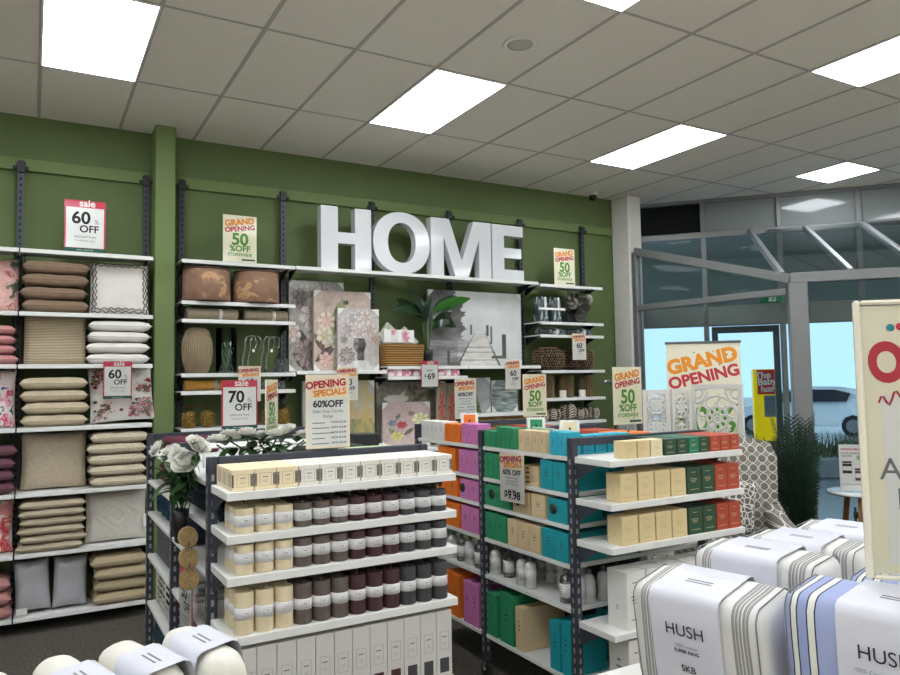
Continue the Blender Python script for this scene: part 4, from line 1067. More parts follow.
o = thing('arched_pole', 'chrome arched lamp pole at the right end of the shelves', 'lamp', (5.77, 6.30, 0))
s = MB(); s.tube([(0, 0, .03), (0, 0, 1.60)] + [(-.12 + .12 * math.cos(R(9 * t)), 0, 1.62 + .15 * math.sin(R(9 * t))) for t in range(1, 13)], .017, 10); s.build('arched_tube', M_chrome, o)
s = MB(); s.lathe([(.12, 0), (.125, .01), (.115, .028), (.02, .035), (.0, .035)], 28); s.build('base', M_chrome, o)
# ---- signs of this wall
sign('grand', 'grand opening 50% off sign on the top shelf above the lampshades', (1.555, 6.36, 2.857 + .004), .29, .41, foot=True, seed=2)
sign('grand', 'grand opening 50% off sign on the top shelf right of the letter E', (5.135, 6.36, 2.841 + .004), .29, .41, foot=True, seed=9)
sign('special', 'opening specials 60 off sign hanging just behind the 70% off sign', (1.61, 6.245, 1.655), .19, .30, big=['60', 'OFF'], lines=['selected', 'home decor'], seed=3)
sign('special', 'opening specials sign peeping out behind the candle range sign', (2.50, 6.245, 1.64), .20, .305, big=['60', 'OFF'], lines=['canvas prints'], seed=4)
sign('sale', 'red bordered sale sign reading 69 dollars below the seagrass basket', (3.35, 6.245, 1.73), .19, .27, num='69', price=True)
sign('special', 'opening specials 60 off sign hanging under the pier canvas', (4.33, 6.245, 1.705), .19, .31, big=['60', 'OFF'], lines=['wall art', 'selected'], seed=5)
sign('special', 'opening specials 60 off sign hanging between the dark wicker lanterns', (5.22, 6.245, 2.01), .19, .29, big=['60', 'OFF'], lines=['selected'], seed=6)
sign('special', 'opening specials sign with fine print below the pier canvas', (3.75, 6.245, 1.425), .25, .40, big=['60%OFF'], lines=['all canvas prints', 'and wall art', 'selected styles'], rows=3, seed=7)
# ------------------------------------------------------------------ wheeled display stands
def post_mb(s, x, y, z0, z1, face):
    s.box(x - .02, x + .02, y - .022, y + .022, z0, z1, 0, c=.003)
    n = int((z1 - z0 - .1) / .05)
    for i in range(n):
        z = z0 + .06 + i * .05
        if face == 'x': s.box(x - .0206, x - .0199, y - .006, y + .006, z, z + .026, 1)
        s.box(x - .006, x + .006, y - .0226, y - .0219, z, z + .026, 1)
def trolley(label, x0, x1, ys, ztop, body_z, end_z, end_depth, end_y):
    o = thing('display_stand', label, 'display stand', (0, 0, 0))
    for y in ys:
        for x in (x0 + .02, x1 - .02):
            s = MB(); post_mb(s, x, y, .10, ztop, 'x'); s.build('post', [M_char, M_slot], o)
            w = MB(); w.cyl((x - .012, y, .045), (x + .012, y, .045), .045, seg=20); wh = w.build('wheel', mat('caster_tyre', (40, 40, 42), .6), o)
            w = MB(); w.box(x - .02, x - .014, y - .02, y + .02, .04, .10); w.box(x + .014, x + .02, y - .02, y + .02, .04, .10); w.cyl((x - .022, y, .045), (x + .022, y, .045), .012); w.build('caster_fork', M_chrome, wh)
        s = MB(); s.box(x0 + .042, x1 - .042, y - .018, y + .018, ztop - .04, ztop, c=.003); s.build('top_bar', M_char, o)
    for a, b in zip(ys, ys[1:]):
        xm = (x0 + x1) / 2 + .01; s = MB(); s.box(xm - .004, xm + .004, a + .03, b - .03, .16, ztop - .13); s.build('back_panel', M_char, o)
    for k, z in enumerate(body_z):
        for a, b in zip(ys, ys[1:]):
            s = MB(); s.box(x0 + .004, x1 - .004, a + .026, b - .026, z - .022, z, c=.002); s.build('shelf', M_white, o)
    ye = ys[0]
    for k, z in enumerate(end_z):
        s = MB(); s.box(x0 + .012, x1 - .012, end_y, ye - .024, z - .032, z, c=.002)
        f = s.build('end_shelf', M_white, o)
        for x in (x0 + .02, x1 - .02):
            b = MB(); b.prism([(end_y + .10, z - .0325), (ye - .026, z - .0325), (ye - .026, z - .115), (ye - .06, z - .105)], x - .004, x + .004, M=Matrix(((0, 1, 0, 0), (1, 0, 0, 0), (0, 0, 1, 0), (0, 0, 0, 1))))
            b.build('bracket', M_char, f)
    return o
AX0, AX1 = .625, 1.635
A_end = [1.397, 1.237, 1.083, .862, .52, .20]
A_body = [1.405, 1.225, 1.035, .78, .50, .20]
trolley('dark framed wheeled stand with candles on its white end shelves', AX0, AX1, [3.10, 3.985, 4.87], 1.505, A_body, A_end, .28, 2.795)
# ---- candles
CC = {'cream': mat('cream_wax', (226, 210, 174), .55, var=.04, scale=20), 'taupe': mat('taupe_wax', (98, 86, 80), .6, var=.1, scale=40), 'burgundy': mat('burgundy_wax', (70, 38, 44), .6, var=.12, scale=40), 'charcoal': mat('charcoal_wax', (66, 64, 66), .6, var=.12, scale=40)}
m_lab = mat('label_paper', (228, 226, 226), .6)
def candle_kit(col, h, lab=(.30, .68)):
    def mk():
        o = thing('pillar_candle', '', 'candle'); r = .0365
        s = MB(); s.lathe([(r * .96, 0), (r, .003), (r, h - .006), (r * .95, h - .001), (r * .8, h), (.006, h - .003), (.001, h - .003)], 22); s.build('wax', CC[col], o)
        z0, z1 = h * lab[0], h * lab[0] + min(.042, h * (lab[1] - lab[0]))
        s = MB(); s.lathe([(r * 1.002, z0), (r * 1.02, z0), (r * 1.02, z1), (r * 1.002, z1)], 22); lb = s.build('paper_band', m_lab, o)
        s = MB(); y = -r * 1.02 - .0012
        def fr(a, b, c, d): s.box(a, b, y, y + .0004, c, d)
        zc = (z0 + z1) / 2; fr(-.016, .016, zc + .012, zc + .0127); fr(-.016, .016, zc - .0127, zc - .012); fr(-.016, -.0153, zc - .012, zc + .012); fr(.0153, .016, zc - .012, zc + .012)
        fr(-.008, .008, zc + .003, zc + .0055); fr(-.01, .01, zc - .005, zc - .0042)
        s.build('label_print', M_grey_ink, lb)
        s = MB(); s.cyl((0, 0, h - .004), (0, 0, h + .007), .0012, seg=5); s.build('wick', mat('wick_white', (200, 196, 184), .9), o); return o
    return Kit(mk)
hn = {.092: 'short', .112: 'medium', .155: 'tall'}
for z, h, sh, lab in ((1.237, .092, 'second', (.26, .72)), (1.083, .112, 'third', (.34, .72)), (.862, .155, 'fourth', (.36, .66))):
    kits = {c: candle_kit(c, h, lab) for c in CC}
    for row in range(3):
        for i in range(12):
            col = ['cream', 'taupe', 'burgundy', 'charcoal'][i // 3]; nm = ['left', 'middle', 'right'][i % 3]
            kits[col]((.712 + .0768 * i, 2.845 + .0775 * row, z), '%s %s pillar candle, %s of its colour, %s row of the %s candle shelf' % (hn[h], col, nm, ['front', 'middle', 'rear'][row], {'second': 'upper', 'third': 'middle', 'fourth': 'lower'}[sh]), rz=rnd.uniform(-.12, .12), group='%s pillar candles' % hn[h])
m_cart = mat('white_carton', (230, 226, 216), .6, var=.02); m_cartc = mat('cream_carton', (240, 222, 184), .6, var=.02)
m_pat = ramp_mat('dark_window_pattern', 'edge', [(0, (150, 140, 130)), (.12, (52, 48, 46))], 130, .7)
def cbox_kit(m, dark):
    def mk():
        o = thing('candle_box', '', 'box'); w, d, h = .0835, .083, .080
        MB().box(-w / 2, w / 2, -d / 2, d / 2, 0, h, c=.0012).build('carton', m, o)
        s = MB(); y = -d / 2 - .0004
        s.box(w / 2 - .013, w / 2 - .0005, y, -d / 2, .014, .062, 0); s.build('window_strip', m_pat, o); s = MB(); s.box(-w / 2 + .0005, -w / 2 + .008, y, -d / 2, .014, .062, 0); s.build('window_strip', m_pat, o)
        s = MB()
        for a, b, c_, e in ((-.022, .022, .062, .0628), (-.022, .022, .0142, .015), (-.022, -.0212, .015, .062), (.0212, .022, .015, .062), (-.010, .010, .046, .049), (-.008, .008, .034, .035), (-.011, .011, .028, .029)): s.box(a, b, y, -d / 2, c_, e)
        for k in range(3): s.box(-w / 2 - .0004, -w / 2, -.03 + k * .02, -.026 + k * .02, .015, .065)
        s.build('print', mat('box_print', (110, 100, 90), .7), o); return o
    return Kit(mk)
kc, kw = cbox_kit(m_cartc, 0), cbox_kit(m_cart, 1)
for row in range(3):
    for i in range(11):
        (kc if i < 3 else kw)((.699 + .0872 * i, 2.853 + .0855 * row, 1.397), '%s candle box, %s from the left in the %s row of the top candle shelf' % ('cream' if i < 3 else 'white', ORD[i], ['front', 'middle', 'rear'][row]), group='candle boxes on the top shelf')
def tbox_kit(col):
    def mk():
        o = thing('tall_candle_box', '', 'box'); w, d, h = .0745, .10, .292
        MB().box(-w / 2, w / 2, -d / 2, d / 2, 0, h, c=.0012).build('carton', mat('grey_white_carton', (206, 203, 196), .6), o)
        y = -d / 2 - .0004; s = MB(); s.box(-.022, .022, y, -d / 2, .035, .095); s.build('window', CC[col], o)
        s = MB()
        for a, b, c_, e in ((-.021, .021, .205, .2058), (-.021, .021, .1292, .13), (-.021, -.0202, .13, .205), (.0202, .021, .13, .205), (-.011, .011, .182, .186), (-.008, .008, .16, .161), (-.01, .01, .152, .153)): s.box(a, b, y, -d / 2, c_, e)
        s.build('print', mat('box_print', (110, 100, 90), .7), o); return o
    return Kit(mk)
tk = {c: tbox_kit(c) for c in CC}
for i in range(12):
    col = ['cream', 'taupe', 'burgundy', 'charcoal'][i // 3]
    tk[col]((.712 + .0768 * i, 2.855, .52), 'tall white candle box with %s window, %s from the left below the candles' % (col, ORD[i]), group='tall candle boxes')
# ---- goods in the left side of this stand
def roll(name, label, cat, x, y, z, r, L, m, axis='x', grp=None):
    o = thing(name, label, cat, (x, y, z), 0 if axis == 'x' else R(90), grp)
    M = Matrix.Translation((0, 0, r)) @ Matrix.Rotation(R(90), 4, 'Y')
    s = MB(); s.lathe([(r * .3, -L / 2 + .015), (r * .85, -L / 2), (r, -L / 2 + .03), (r * .97, 0), (r, L / 2 - .03), (r * .85, L / 2), (r * .3, L / 2 - .015)], 22, M=M); s.build('roll', m, o)
    s = MB(); pts = [(-L / 2 + .004, r * .85 * (1 - t / 40) * math.cos(t * .5), r + r * .85 * (1 - t / 40) * math.sin(t * .5)) for t in range(34)]; s.tube(pts, .004, 5); s.build('spiral_edge', m, o); return o
m_tealc = mat('teal_knit', (22, 62, 78), .95, var=.3, scale=24, bump=.7, bscale=60); m_teal2 = mat('dark_teal_velvet', (18, 56, 66), .8, var=.2)
m_plum2 = mat('burgundy_cotton', (92, 34, 50), .9, var=.1); m_gr = mat('grey_felt', (92, 94, 96), .9, var=.08); m_gr2 = mat('pale_grey_felt', (176, 176, 174), .9)
def fold(label, x0, x1, y0, y1, z, h, m, n, what='folded_throw', cat='throw', grp=None):
    for i in range(n):
        t = h / n
        o = thing(what, label if n == 1 else '%s, %s of its pile' % (label, OR4[n][n - 1 - i]), cat, ((x0 + x1) / 2, (y0 + y1) / 2, z + i * t), rnd.uniform(-.03, .03), grp)
        w, d = (x1 - x0) / 2 - .004, (y1 - y0) / 2 - .006; s = MB()
        s.box(-w, w, -d, d, 0, t * .48, c=t * .2); s.box(-w * .99, w * .98, -d * .98, d * .99, t * .485, t * .97, c=t * .2); s.build('folded_cloth', m, o)
fold('burgundy folded throw in the far left bay of the candle stand', .68, 1.05, 4.10, 4.78, 1.226, .145, m_plum2, 2, grp='burgundy throws')
fold('burgundy folded throw lying on top of the candle stand', .70, .97, 4.42, 4.83, 1.406, .085, m_plum2, 1)
for i, (y, zz) in enumerate(((4.72, 1.036), (4.56, 1.036), (4.40, 1.036), (4.24, 1.036))):
    roll('rolled_throw', 'teal rolled throw in the candle stand, %s from the far end' % ORD[i], 'throw', .87, y, zz, .074, .40, m_tealc, grp='teal rolled throws')
for i, y in enumerate((3.86, 3.70)):
    roll('rolled_throw', 'dark navy rolled throw behind the white flowers, %s one' % ('left', 'right')[i], 'throw', .87, y, 1.036, .074, .40, mat('navy_knit', (20, 30, 52), .95, var=.2, bump=.5), grp='navy rolled throws')
fold('grey folded blanket below the teal throws', .67, 1.08, 4.05, 4.80, .781, .20, m_gr, 4, grp='grey blankets')
fold('pale grey folded blanket below the woven discs', .67, 1.08, 3.60, 3.94, .781, .12, m_gr2, 2, grp='pale grey blankets')
fold('dark navy folded throw at the near end, below the top shelf', .67, 1.08, 3.16, 3.92, 1.226, .15, mat('navy_knit', (20, 30, 52), .95, var=.2, bump=.5), 2, grp='navy folded throws')
fold('charcoal folded blanket on the lowest shelf of the near bay', .67, 1.08, 3.16, 3.92, .201, .22, m_gr, 3, grp='charcoal blankets')
# wire basket with dark bottles
wb = thing('wire_basket', 'white slatted wire basket of dark items, low in the candle stand', 'basket', (.87, 4.42, .501))
s = MB()
for k in range(6):
    z = .006 + k * .04; s.tube([(-.2, -.32, z), (.2, -.32, z), (.2, .32, z), (-.2, .32, z)], .005, 5, closed=True)
for x, y in ((-.2, -.32), (-.2, 0), (-.2, .32), (.2, -.32), (.2, .32)): s.cyl((x, y, 0), (x, y, .21), .005, seg=6)
for k in range(9): s.cyl((-.2, -.32 + .08 * k, .006), (.2, -.32 + .08 * k, .006), .004, seg=5)
s.build('wire_frame', M_white, wb)
for i in range(3):
    roll('rolled_throw', 'dark brown rolled towel in the white wire basket, %s one' % ('far', 'middle', 'near')[i], 'towel', .87, 4.60 - .2 * i, .514, .085, .34, mat('dark_brown_towel', (50, 42, 38), .95, var=.2, bump=.5), grp='towels in the wire basket')
for i, y in enumerate((4.66, 4.30)):
    o = thing('cushion', 'dark teal cushion on the lowest shelf of the candle stand, %s one' % ('far', 'near')[i], 'cushion', (.87, y, .201), 0, 'dark teal cushions'); s = MB(); s.add(*pillow_geom(.44, .33, .22, 40 + i), 0, True); s.build('cover', m_teal2, o); piping(o, .435, .325, .22, m_teal2)
o = thing('cushion', 'grey patchwork cushion standing in the near left bay of the candle stand', 'cushion', (.80, 3.62, .501)); s = MB(); M = Matrix.Rotation(R(8), 4, 'Y') @ Matrix.Translation((0, 0, .12)) @ Matrix.Rotation(R(90), 4, 'X') @ Matrix.Rotation(R(90), 4, 'Y') @ Matrix.Translation((0, 0, -.05))
s.add(*pillow_geom(.23, .23, .10, 44), 0, True, M); mz = min(v[2] for v in s.v); s.v = [(a, b, c - mz) for a, b, c in s.v]; s.build('cover', ramp_mat('patchwork_print', 'voronoi', [(0, (168, 160, 146)), (.3, (112, 120, 128)), (.45, (198, 192, 180)), (.7, (60, 74, 96))], 9, .9), o)
o = thing('cushion', 'beige knotted soft toy cushion at the front post of the candle stand', 'cushion', (.72, 3.30, .501)); s = MB()
for k in range(3): s.tube([(-.03 + .03 * k, -.06, .035), (-.035 + .03 * k, -.065, .12), (-.02 + .03 * k, -.05, .19), (.0 + .02 * k, -.02, .21), (.02 + .02 * k, .03, .15), (.02, .06, .036)], .028, 8, rad=[.034, .032, .026, .024, .028, .034])
s.build('plush_loops', mat('beige_plush', (176, 150, 112), .95, bump=.6, bscale=120), o)
for i in range(3):
    o = thing('hanging_disc', 'round seagrass disc hanging below the white roses, %s' % ('topmost', 'middle', 'lowest')[i], 'placemat', (.578, 3.24 - .02 * i, 1.165 - .082 * i), 0, 'seagrass discs')
    s = MB(); M = Matrix.Rotation(R(20), 4, 'Z') @ Matrix.Rotation(R(72), 4, 'X')
    for k in range(4): rr = .008 + .0105 * k; s.tube([M @ Vector((rr * math.cos(t * .3142), rr * math.sin(t * .3142), 0)) for t in range(20)], .0062, 5, closed=True)
    s.build('coiled_rope', ramp_mat('seagrass_coil', 'noise', [(0, (112, 88, 56)), (.5, (168, 140, 98)), (1, (196, 168, 122))], 90, .9, const=False), o)
    s = MB(); s.tube([(0, 0, .046), (.001, .001, .055), (0, 0, .12 if i == 0 else .068)], .002, 5); s.build('hanging_loop', M_ink, o)
sg = sign('sale', 'pink bordered sale sign hung edge-on at the corner of the candle stand', (.602, 3.42, .70), .21, .297, rz=R(-86), num='50')
# flowers
def rose_geom(r, seed):
    q = random.Random(seed); s = MB()
    for ring, (n, rr, tilt, sz) in enumerate(((3, .12, 80, .5), (5, .3, 66, .62), (6, .52, 48, .72), (8, .74, 28, .78), (8, .85, 10, .8))):
        for i in range(n):
            a = 6.283 * i / n + ring * .7 + q.uniform(-.2, .2); V = []; L = r * sz; W = r * sz * .62
            for u in range(4):
                for v in range(4):
                    uu, vv = u / 3, v / 3 - .5; V.append((L * uu, W * 2 * vv * math.sin(math.pi * (.18 + .62 * uu)) * 1.2, -.18 * L * (4 * vv * vv) * -1 + .18 * L * uu * uu))
            F = [(u * 4 + v, u * 4 + v + 1, (u + 1) * 4 + v + 1, (u + 1) * 4 + v) for u in range(3) for v in range(3)]
            M = Matrix.Rotation(a, 4, 'Z') @ Matrix.Translation((r * rr * .38, 0, r * .28 - ring * r * .05)) @ Matrix.Rotation(R(-tilt), 4, 'Y')
            s.add(V, F, 0, True, M)
    return s
m_rose = mat('white_petal', (232, 230, 222), .6, var=.03); m_lf = mat('rose_leaf', (44, 80, 36), .5, var=.25, scale=9)
def bouquet(label, loc, heads, stem_to, nleaf=26, seed=1):
    o = thing('rose_bouquet', label, 'flowers', loc, group='white roses'); q = random.Random(seed); base = Vector(stem_to)
    for i, (x, y, z, r, tz, ty) in enumerate(heads):
        p = Vector((x, y, z)); s = rose_geom(r, i + seed); M = Matrix.Translation(p) @ Matrix.Rotation(R(tz), 4, 'Z') @ Matrix.Rotation(R(ty), 4, 'Y'); s.v = [tuple(M @ Vector(v)) for v in s.v]; s.build('rose_head', m_rose, o)
        b = base + Vector((q.uniform(-.02, .02), q.uniform(-.02, .02), 0)); mid = (b * .45 + p * .55) + Vector((q.uniform(-.03, .03), q.uniform(-.03, .03), -.03))
        s = MB(); s.tube([b, b * .8 + mid * .2, mid, p - Vector((0, 0, r * .2))], .004, 5); s.build('stem', m_lf, o)
    s = MB()
    for i in range(nleaf):
        hd = heads[i % len(heads)]; t = q.uniform(.25, .93); p = base * (1 - t) + Vector(hd[:3]) * t; V, F = leaf_geom(q.uniform(.06, .11), q.uniform(.018, .03), .4, 6)
        s.add(V, F, 0, True, Matrix.Translation(p) @ Matrix.Rotation(q.uniform(0, 6.28), 4, 'Z') @ Matrix.Rotation(R(-q.uniform(-20, 60)), 4, 'Y'))
    if abs(loc[0] - .585) < .01: s.v = [(min(x, .036), y, z) for x, y, z in s.v]
    else: s.v = [(x, y, max(z, .015)) for x, y, z in s.v]
    s.build('leaves', m_lf, o); return o
vs_ = thing('hanging_vase', 'small dark vase hooked on the candle stand, holding the white roses', 'vase', (.585, 3.45, 1.10))
s = MB(); s.lathe([(.012, 0), (.026, .01), (.034, .10), (.036, .15), (.032, .15), (.028, .10), (.0, .05)], 18); s.build('cone_body', mat('black_glaze', (24, 26, 28), .3), vs_)
s = MB(); s.tube([(.03, 0, .12), (.036, 0, .16), (.038, .0, .20)], .003, 5); s.build('hook', M_chrome, vs_)
bouquet('bunch of white roses with dark leaves in the vase left of the candle stand', (.585, 3.45, 1.16), [(-.045, -.04, .335, .046, 200, 35), (-.03, -.12, .33, .040, 250, 50), (-.012, -.20, .30, .056, 240, 40), (.02, -.20, .385, .042, 300, 35), (.03, -.22, .37, .046, 300, 40), (-.06, .22, .34, .04, 180, 60)], (0, 0, .09), 90, 3)
pb = thing('flower_trough', 'low dark trough on top of the candle stand holding white roses', 'planter', (.94, 3.34, 1.406)); s = MB(); s.box(-.26, .26, -.06, .06, 0, .05, c=.006); s.build('trough_body', mat('black_glaze', (24, 26, 28), .3), pb)
bouquet('row of white roses lying in the trough behind the candle boxes', (.94, 3.34, 1.457), [(-.23 + .066 * i, (.02 if i % 2 else -.03), .088 + .012 * (i % 3), .044, 40 * i, 25 * (i % 2)) for i in range(8)], (0, 0, .004), 40, 9)
# top of the stand: wire rack, papers, boxes
wr = thing('wire_rack', 'white wire rack lying on the top shelf of the candle stand', 'rack', (1.02, 4.00, 1.42)); s = MB()
s.v = []; wr.location = (1.0, 3.78, 1.406)
for k in range(14): s.cyl((-.28, -.13 + .02 * k, .092), (.28, -.13 + .02 * k, .092), .004, seg=5)
for x in (-.28, .28): s.tube([(x, -.14, .0), (x, -.14, .092), (x, .14, .092), (x, .14, .0)], .006, 6)
s.build('wires', M_white, wr)
o = thing('fabric_bundle', 'dark green bundled cloth on top of the candle stand behind the roses', 'cloth', (1.30, 3.50, 1.406)); s = MB(); s.add(*pillow_geom(.42, .16, .085, 51, 12, .08, .01), 0, True); s.build('cloth_roll', mat('dark_green_cloth', (50, 60, 54), .95, var=.2, bump=.5, bscale=30), o)
o = thing('leaflet', 'pale green printed leaflet lying beside the candle range sign', 'leaflet', (1.40, 3.22, 1.506 - .1)); s = MB(); s.box(-.12, .12, -.05, .05, 0, .088, c=.002); s.build('paper_stack', mat('pale_green_paper', (214, 226, 170), .7), o)
o = thing('display_box', 'black square box on top of the candle stand, right of the sign', 'box', (1.55, 3.66, 1.406)); MB().box(-.07, .07, -.06, .06, 0, .12, c=.004).build('carton', M_black, o)
sign('special', 'opening specials 60% off candle range sign standing on the candle stand', (1.147, 3.10, 1.512), .205, .325, foot=True, big=['60%OFF'], lines=['Ebba Altar Candle', 'Range'], rows=5, seed=11)
sign('sale', 'red bordered 70% OFF sale sign on the far end of the candle stand', (1.10, 4.5, 1.53), .215, .295, num='70', pole=.118)
sign('grand', 'grand opening sign turned nearly edge-on between the 70% off and candle signs', (1.09, 3.78, 1.525), .20, .297, rz=R(56), pole=.02, seed=12)
# ------------------------------------------------------------------ stand of boxed toiletries
BX0, BX1 = 2.415, 3.395
B_body = [1.397, 1.207, 1.043, .843, .622, .266]
B_end = [1.402, 1.192, .984, .575, .20]
trolley('dark framed wheeled stand of green, tan and teal boxed toiletries', BX0, BX1, [2.99, 3.86, 4.73], 1.495, B_body, B_end, .29, 2.70)
K = {'green': mat('green_carton', (44, 142, 96), .55, var=.04), 'tan': mat('tan_carton', (216, 192, 152), .6, var=.04), 'teal': mat('teal_carton', (24, 152, 162), .55, var=.04), 'cyan': mat('cyan_carton', (52, 178, 202), .5),
     'orange': mat('orange_carton', (236, 122, 36), .55, var=.04), 'pink': mat('pink_carton', (206, 122, 180), .55, var=.04), 'white': mat('white_gift_carton', (228, 226, 220), .55), 'cream': mat('cream_gift_carton', (222, 200, 152), .6, var=.03), 'forest': mat('forest_carton', (38, 74, 52), .5, var=.06), 'emerald': mat('emerald_carton', (30, 118, 86), .5), 'rust': mat('rust_carton', (176, 72, 48), .55, var=.05), 'lightcream': mat('light_cream_carton', (232, 218, 180), .6)}
def carton(label, x0, x1, y0, y1, z, h, m, faces='x', grp=None, emblem=False, S=False, ink=None, name='gift_box', wob=0):
    w, d = x1 - x0, y1 - y0
    o = thing(name, label, 'box', ((x0 + x1) / 2, (y0 + y1) / 2, z), wob, grp)
    MB().box(-w / 2, w / 2, -d / 2, d / 2, 0, h, c=.0015).build('carton', K[m], o)
    s = MB(); e = .0005
    if 'x' in faces:
        if S: s.text('S', min(.03, h * .25), 0, h * .32, 0, 0, bold=.02, M=Matrix(((0, 0, 0, -w / 2 - e), (-1, 0, 0, 0), (0, 0, 1, 0), (0, 0, 0, 1))))
        else:
            for k, (a, b) in enumerate(((.42, .56), (.36, .6), (.4, .55))):
                z_ = h * (.66 - .1 * k); s.box(-w / 2 - e, -w / 2, d / 2 - b * d, d / 2 - a * d, z_, z_ + max(.003, h * .03))
    if 'y' in faces:
        if s.v: s.build('print', ink or mat('box_gold_ink', (196, 176, 128), .5), o); s = MB()
        for k, (a, b, zz) in enumerate(((.3, .62, .80), (.2, .66, .56), (.24, .7, .5), (.3, .6, .44), (.2, .8, .16))):
            s.box(-w / 2 + a * w, -w / 2 + b * w, -d / 2 - e, -d / 2, h * zz, h * zz + max(.0018, h * .018))
    if emblem:
        M = Matrix.Translation((-w / 2 - e, d * .22, h * .55)) @ Matrix.Rotation(R(-90), 4, 'Y')
        em = MB(); em.lathe([(h * .24, 0), (h * .24, .0008), (.001, .0009)], 20, M=M); em.build('round_window', mat('dark_emblem', (52, 52, 50), .4), o)
    if s.v: s.build('print', ink or mat('box_gold_ink', (196, 176, 128), .5), o)
    return o
INK2 = mat('carton_dark_ink', (52, 56, 54), .6)
GR = 'boxed toiletries on the side shelves'
XB = 2.425
def row(z, items, shelf):
    tot = {}; cnt = {}
    for it in items: kk = (it[0], it[1] > 3.86); tot[kk] = tot.get(kk, 0) + it[4]
    for (col, ya, yb, h, n, emb, dep) in sorted(items, key=lambda t: -t[1]):
        L = (yb - ya) / n
        for i in range(n):
            a = yb - (i + 1) * L + .002; b = yb - i * L - .002
            kk = (col, ya > 3.86); q_ = cnt.get(kk, 0); cnt[kk] = q_ + 1
            pos = '' if tot[kk] == 1 else ', %s from the far side' % ORD[q_]
            hh = h * (1 if i % 2 == 0 else .985)
            bay = 'far' if ya > 3.86 else 'near'
            carton('%s gift box in the %s bay, %s%s' % (col, bay, shelf, pos), XB, XB + dep, a, b, z, hh, col, 'x', GR, emb and i == 0, ink=INK2)
row(1.398, [('green', 3.70, 3.825, .095, 2, False, .14), ('green', 3.50, 3.69, .125, 4, False, .08), ('tan', 3.20, 3.46, .118, 4, False, .09), ('cyan', 3.03, 3.17, .125, 2, False, .10),
            ('white', 4.34, 4.66, .125, 5, False, .12), ('orange', 4.12, 4.32, .118, 3, False, .09), ('pink', 3.90, 4.10, .128, 3, False, .10)], 'top shelf')
for i in range(4): carton('cyan gift box in the row behind the near frame bar, %s from the left' % ORD[i], 2.56 + i * .085, 2.635 + i * .085, 3.05, 3.15, 1.398, .10, 'cyan', 'y', 'cyan boxes', ink=INK2)
row(1.208, [('green', 3.62, 3.83, .15, 2, False, .2), ('green', 3.52, 3.61, .06, 1, False, .15), ('teal', 3.04, 3.26, .155, 2, False, .3), ('orange', 4.18, 4.42, .15, 2, False, .2), ('pink', 3.90, 4.14, .15, 3, False, .2)], 'second shelf')
for i in range(4): carton('flat tan box in the near bay second shelf, %s of its pile' % OR4[4][3 - i], XB + .02, XB + .2, 3.30, 3.50, 1.208 + i * .026, .025, 'tan', 'x', 'flat tan boxes', ink=INK2)
row(1.044, [('green', 3.55, 3.83, .125, 1, True, .22), ('tan', 3.36, 3.53, .12, 1, True, .2), ('tan', 3.22, 3.35, .125, 1, False, .2), ('teal', 3.03, 3.20, .12, 1, True, .24), ('orange', 4.16, 4.44, .125, 2, True, .2), ('pink', 3.90, 4.13, .125, 2, True, .2)], 'third shelf')
row(.844, [('green', 3.60, 3.83, .155, 2, False, .26), ('tan', 3.27, 3.59, .15, 3, False, .24), ('teal', 3.03, 3.26, .155, 2, False, .26), ('orange', 4.14, 4.50, .155, 2, False, .22), ('pink', 3.90, 4.12, .155, 2, False, .22)], 'fourth shelf')
row(.267, [('green', 3.72, 3.83, .25, 1, False, .26), ('green', 3.55, 3.69, .285, 1, False, .25), ('tan', 3.45, 3.53, .24, 1, False, .30), ('teal', 3.12, 3.21, .25, 1, False, .2), ('teal', 3.03, 3.11, .27, 1, False, .24), ('orange', 4.16, 4.36, .27, 2, False, .3), ('pink', 3.92, 4.11, .26, 2, False, .26)], 'lowest shelf')
# bottles on the fifth shelf
m_bw = mat('white_bottle', (214, 214, 212), .3, coat=.3); m_bc = glassy('clear_bottle', (206, 210, 206), .2); m_bl = mat('bottle_label', (232, 232, 230), .6)
def bottle_kit(m, clear):
    def mk():
        o = thing('pump_bottle', '', 'bottle'); s = MB(); s.lathe([(.030, 0), (.034, .004), (.034, .115), (.028, .135), (.012, .145), (.012, .155), (.0, .155)], 18); s.build('bottle_body', m, o)
        s = MB(); s.lathe([(.0135, .147), (.0135, .172), (.0, .172)], 14); s.build('cap', mat('grey_cap', (120, 122, 124), .35, metal=.5), o)
        s = MB(); s.lathe([(.0342, .03), (.0346, .03), (.0346, .10), (.0342, .10)], 18); lb = s.build('label_band', m_bl if clear else m_bw, o)
        s = MB(); 
        for k in range(4): s.box(-.0356, -.0349, -.008, .008 - .003 * (k % 2), .085 - .013 * k, .088 - .013 * k)
        s.build('label_print', M_grey_ink, lb); return o
    return Kit(mk)
kb = bottle_kit(m_bw, False); kcb = bottle_kit(m_bc, True)
for i, (y, cl, dx) in enumerate(((3.80, 0, 0), (3.70, 1, .03), (3.60, 1, .09), (3.52, 0, .0), (3.44, 0, .0), (3.60, 0, .20), (3.48, 0, .18), (3.36, 0, .16), (3.26, 0, .22), (3.12, 1, .0), (3.055, 0, .03))):
    (kcb if cl else kb)((2.475 + dx, y, .623), '%s bottle on the bottle shelf, near bay, %s from the far end' % ('clear glass' if cl else 'white', ORD[i]), group='toiletry bottles')
for i, (y, cl) in enumerate(((4.55, 0), (4.44, 0), (4.32, 0), (4.20, 1), (4.10, 0), (3.98, 1))):
    (kcb if cl else kb)((2.475, y, .623), '%s bottle on the bottle shelf, far bay, %s from the far end' % ('clear glass' if cl else 'white', ORD[i]), group='toiletry bottles')
for i, x in enumerate((2.58, 2.68, 2.78)):
    kb((x, 3.06, .623), 'white bottle seen past the near post, %s from the left' % ORD[i], group='toiletry bottles')
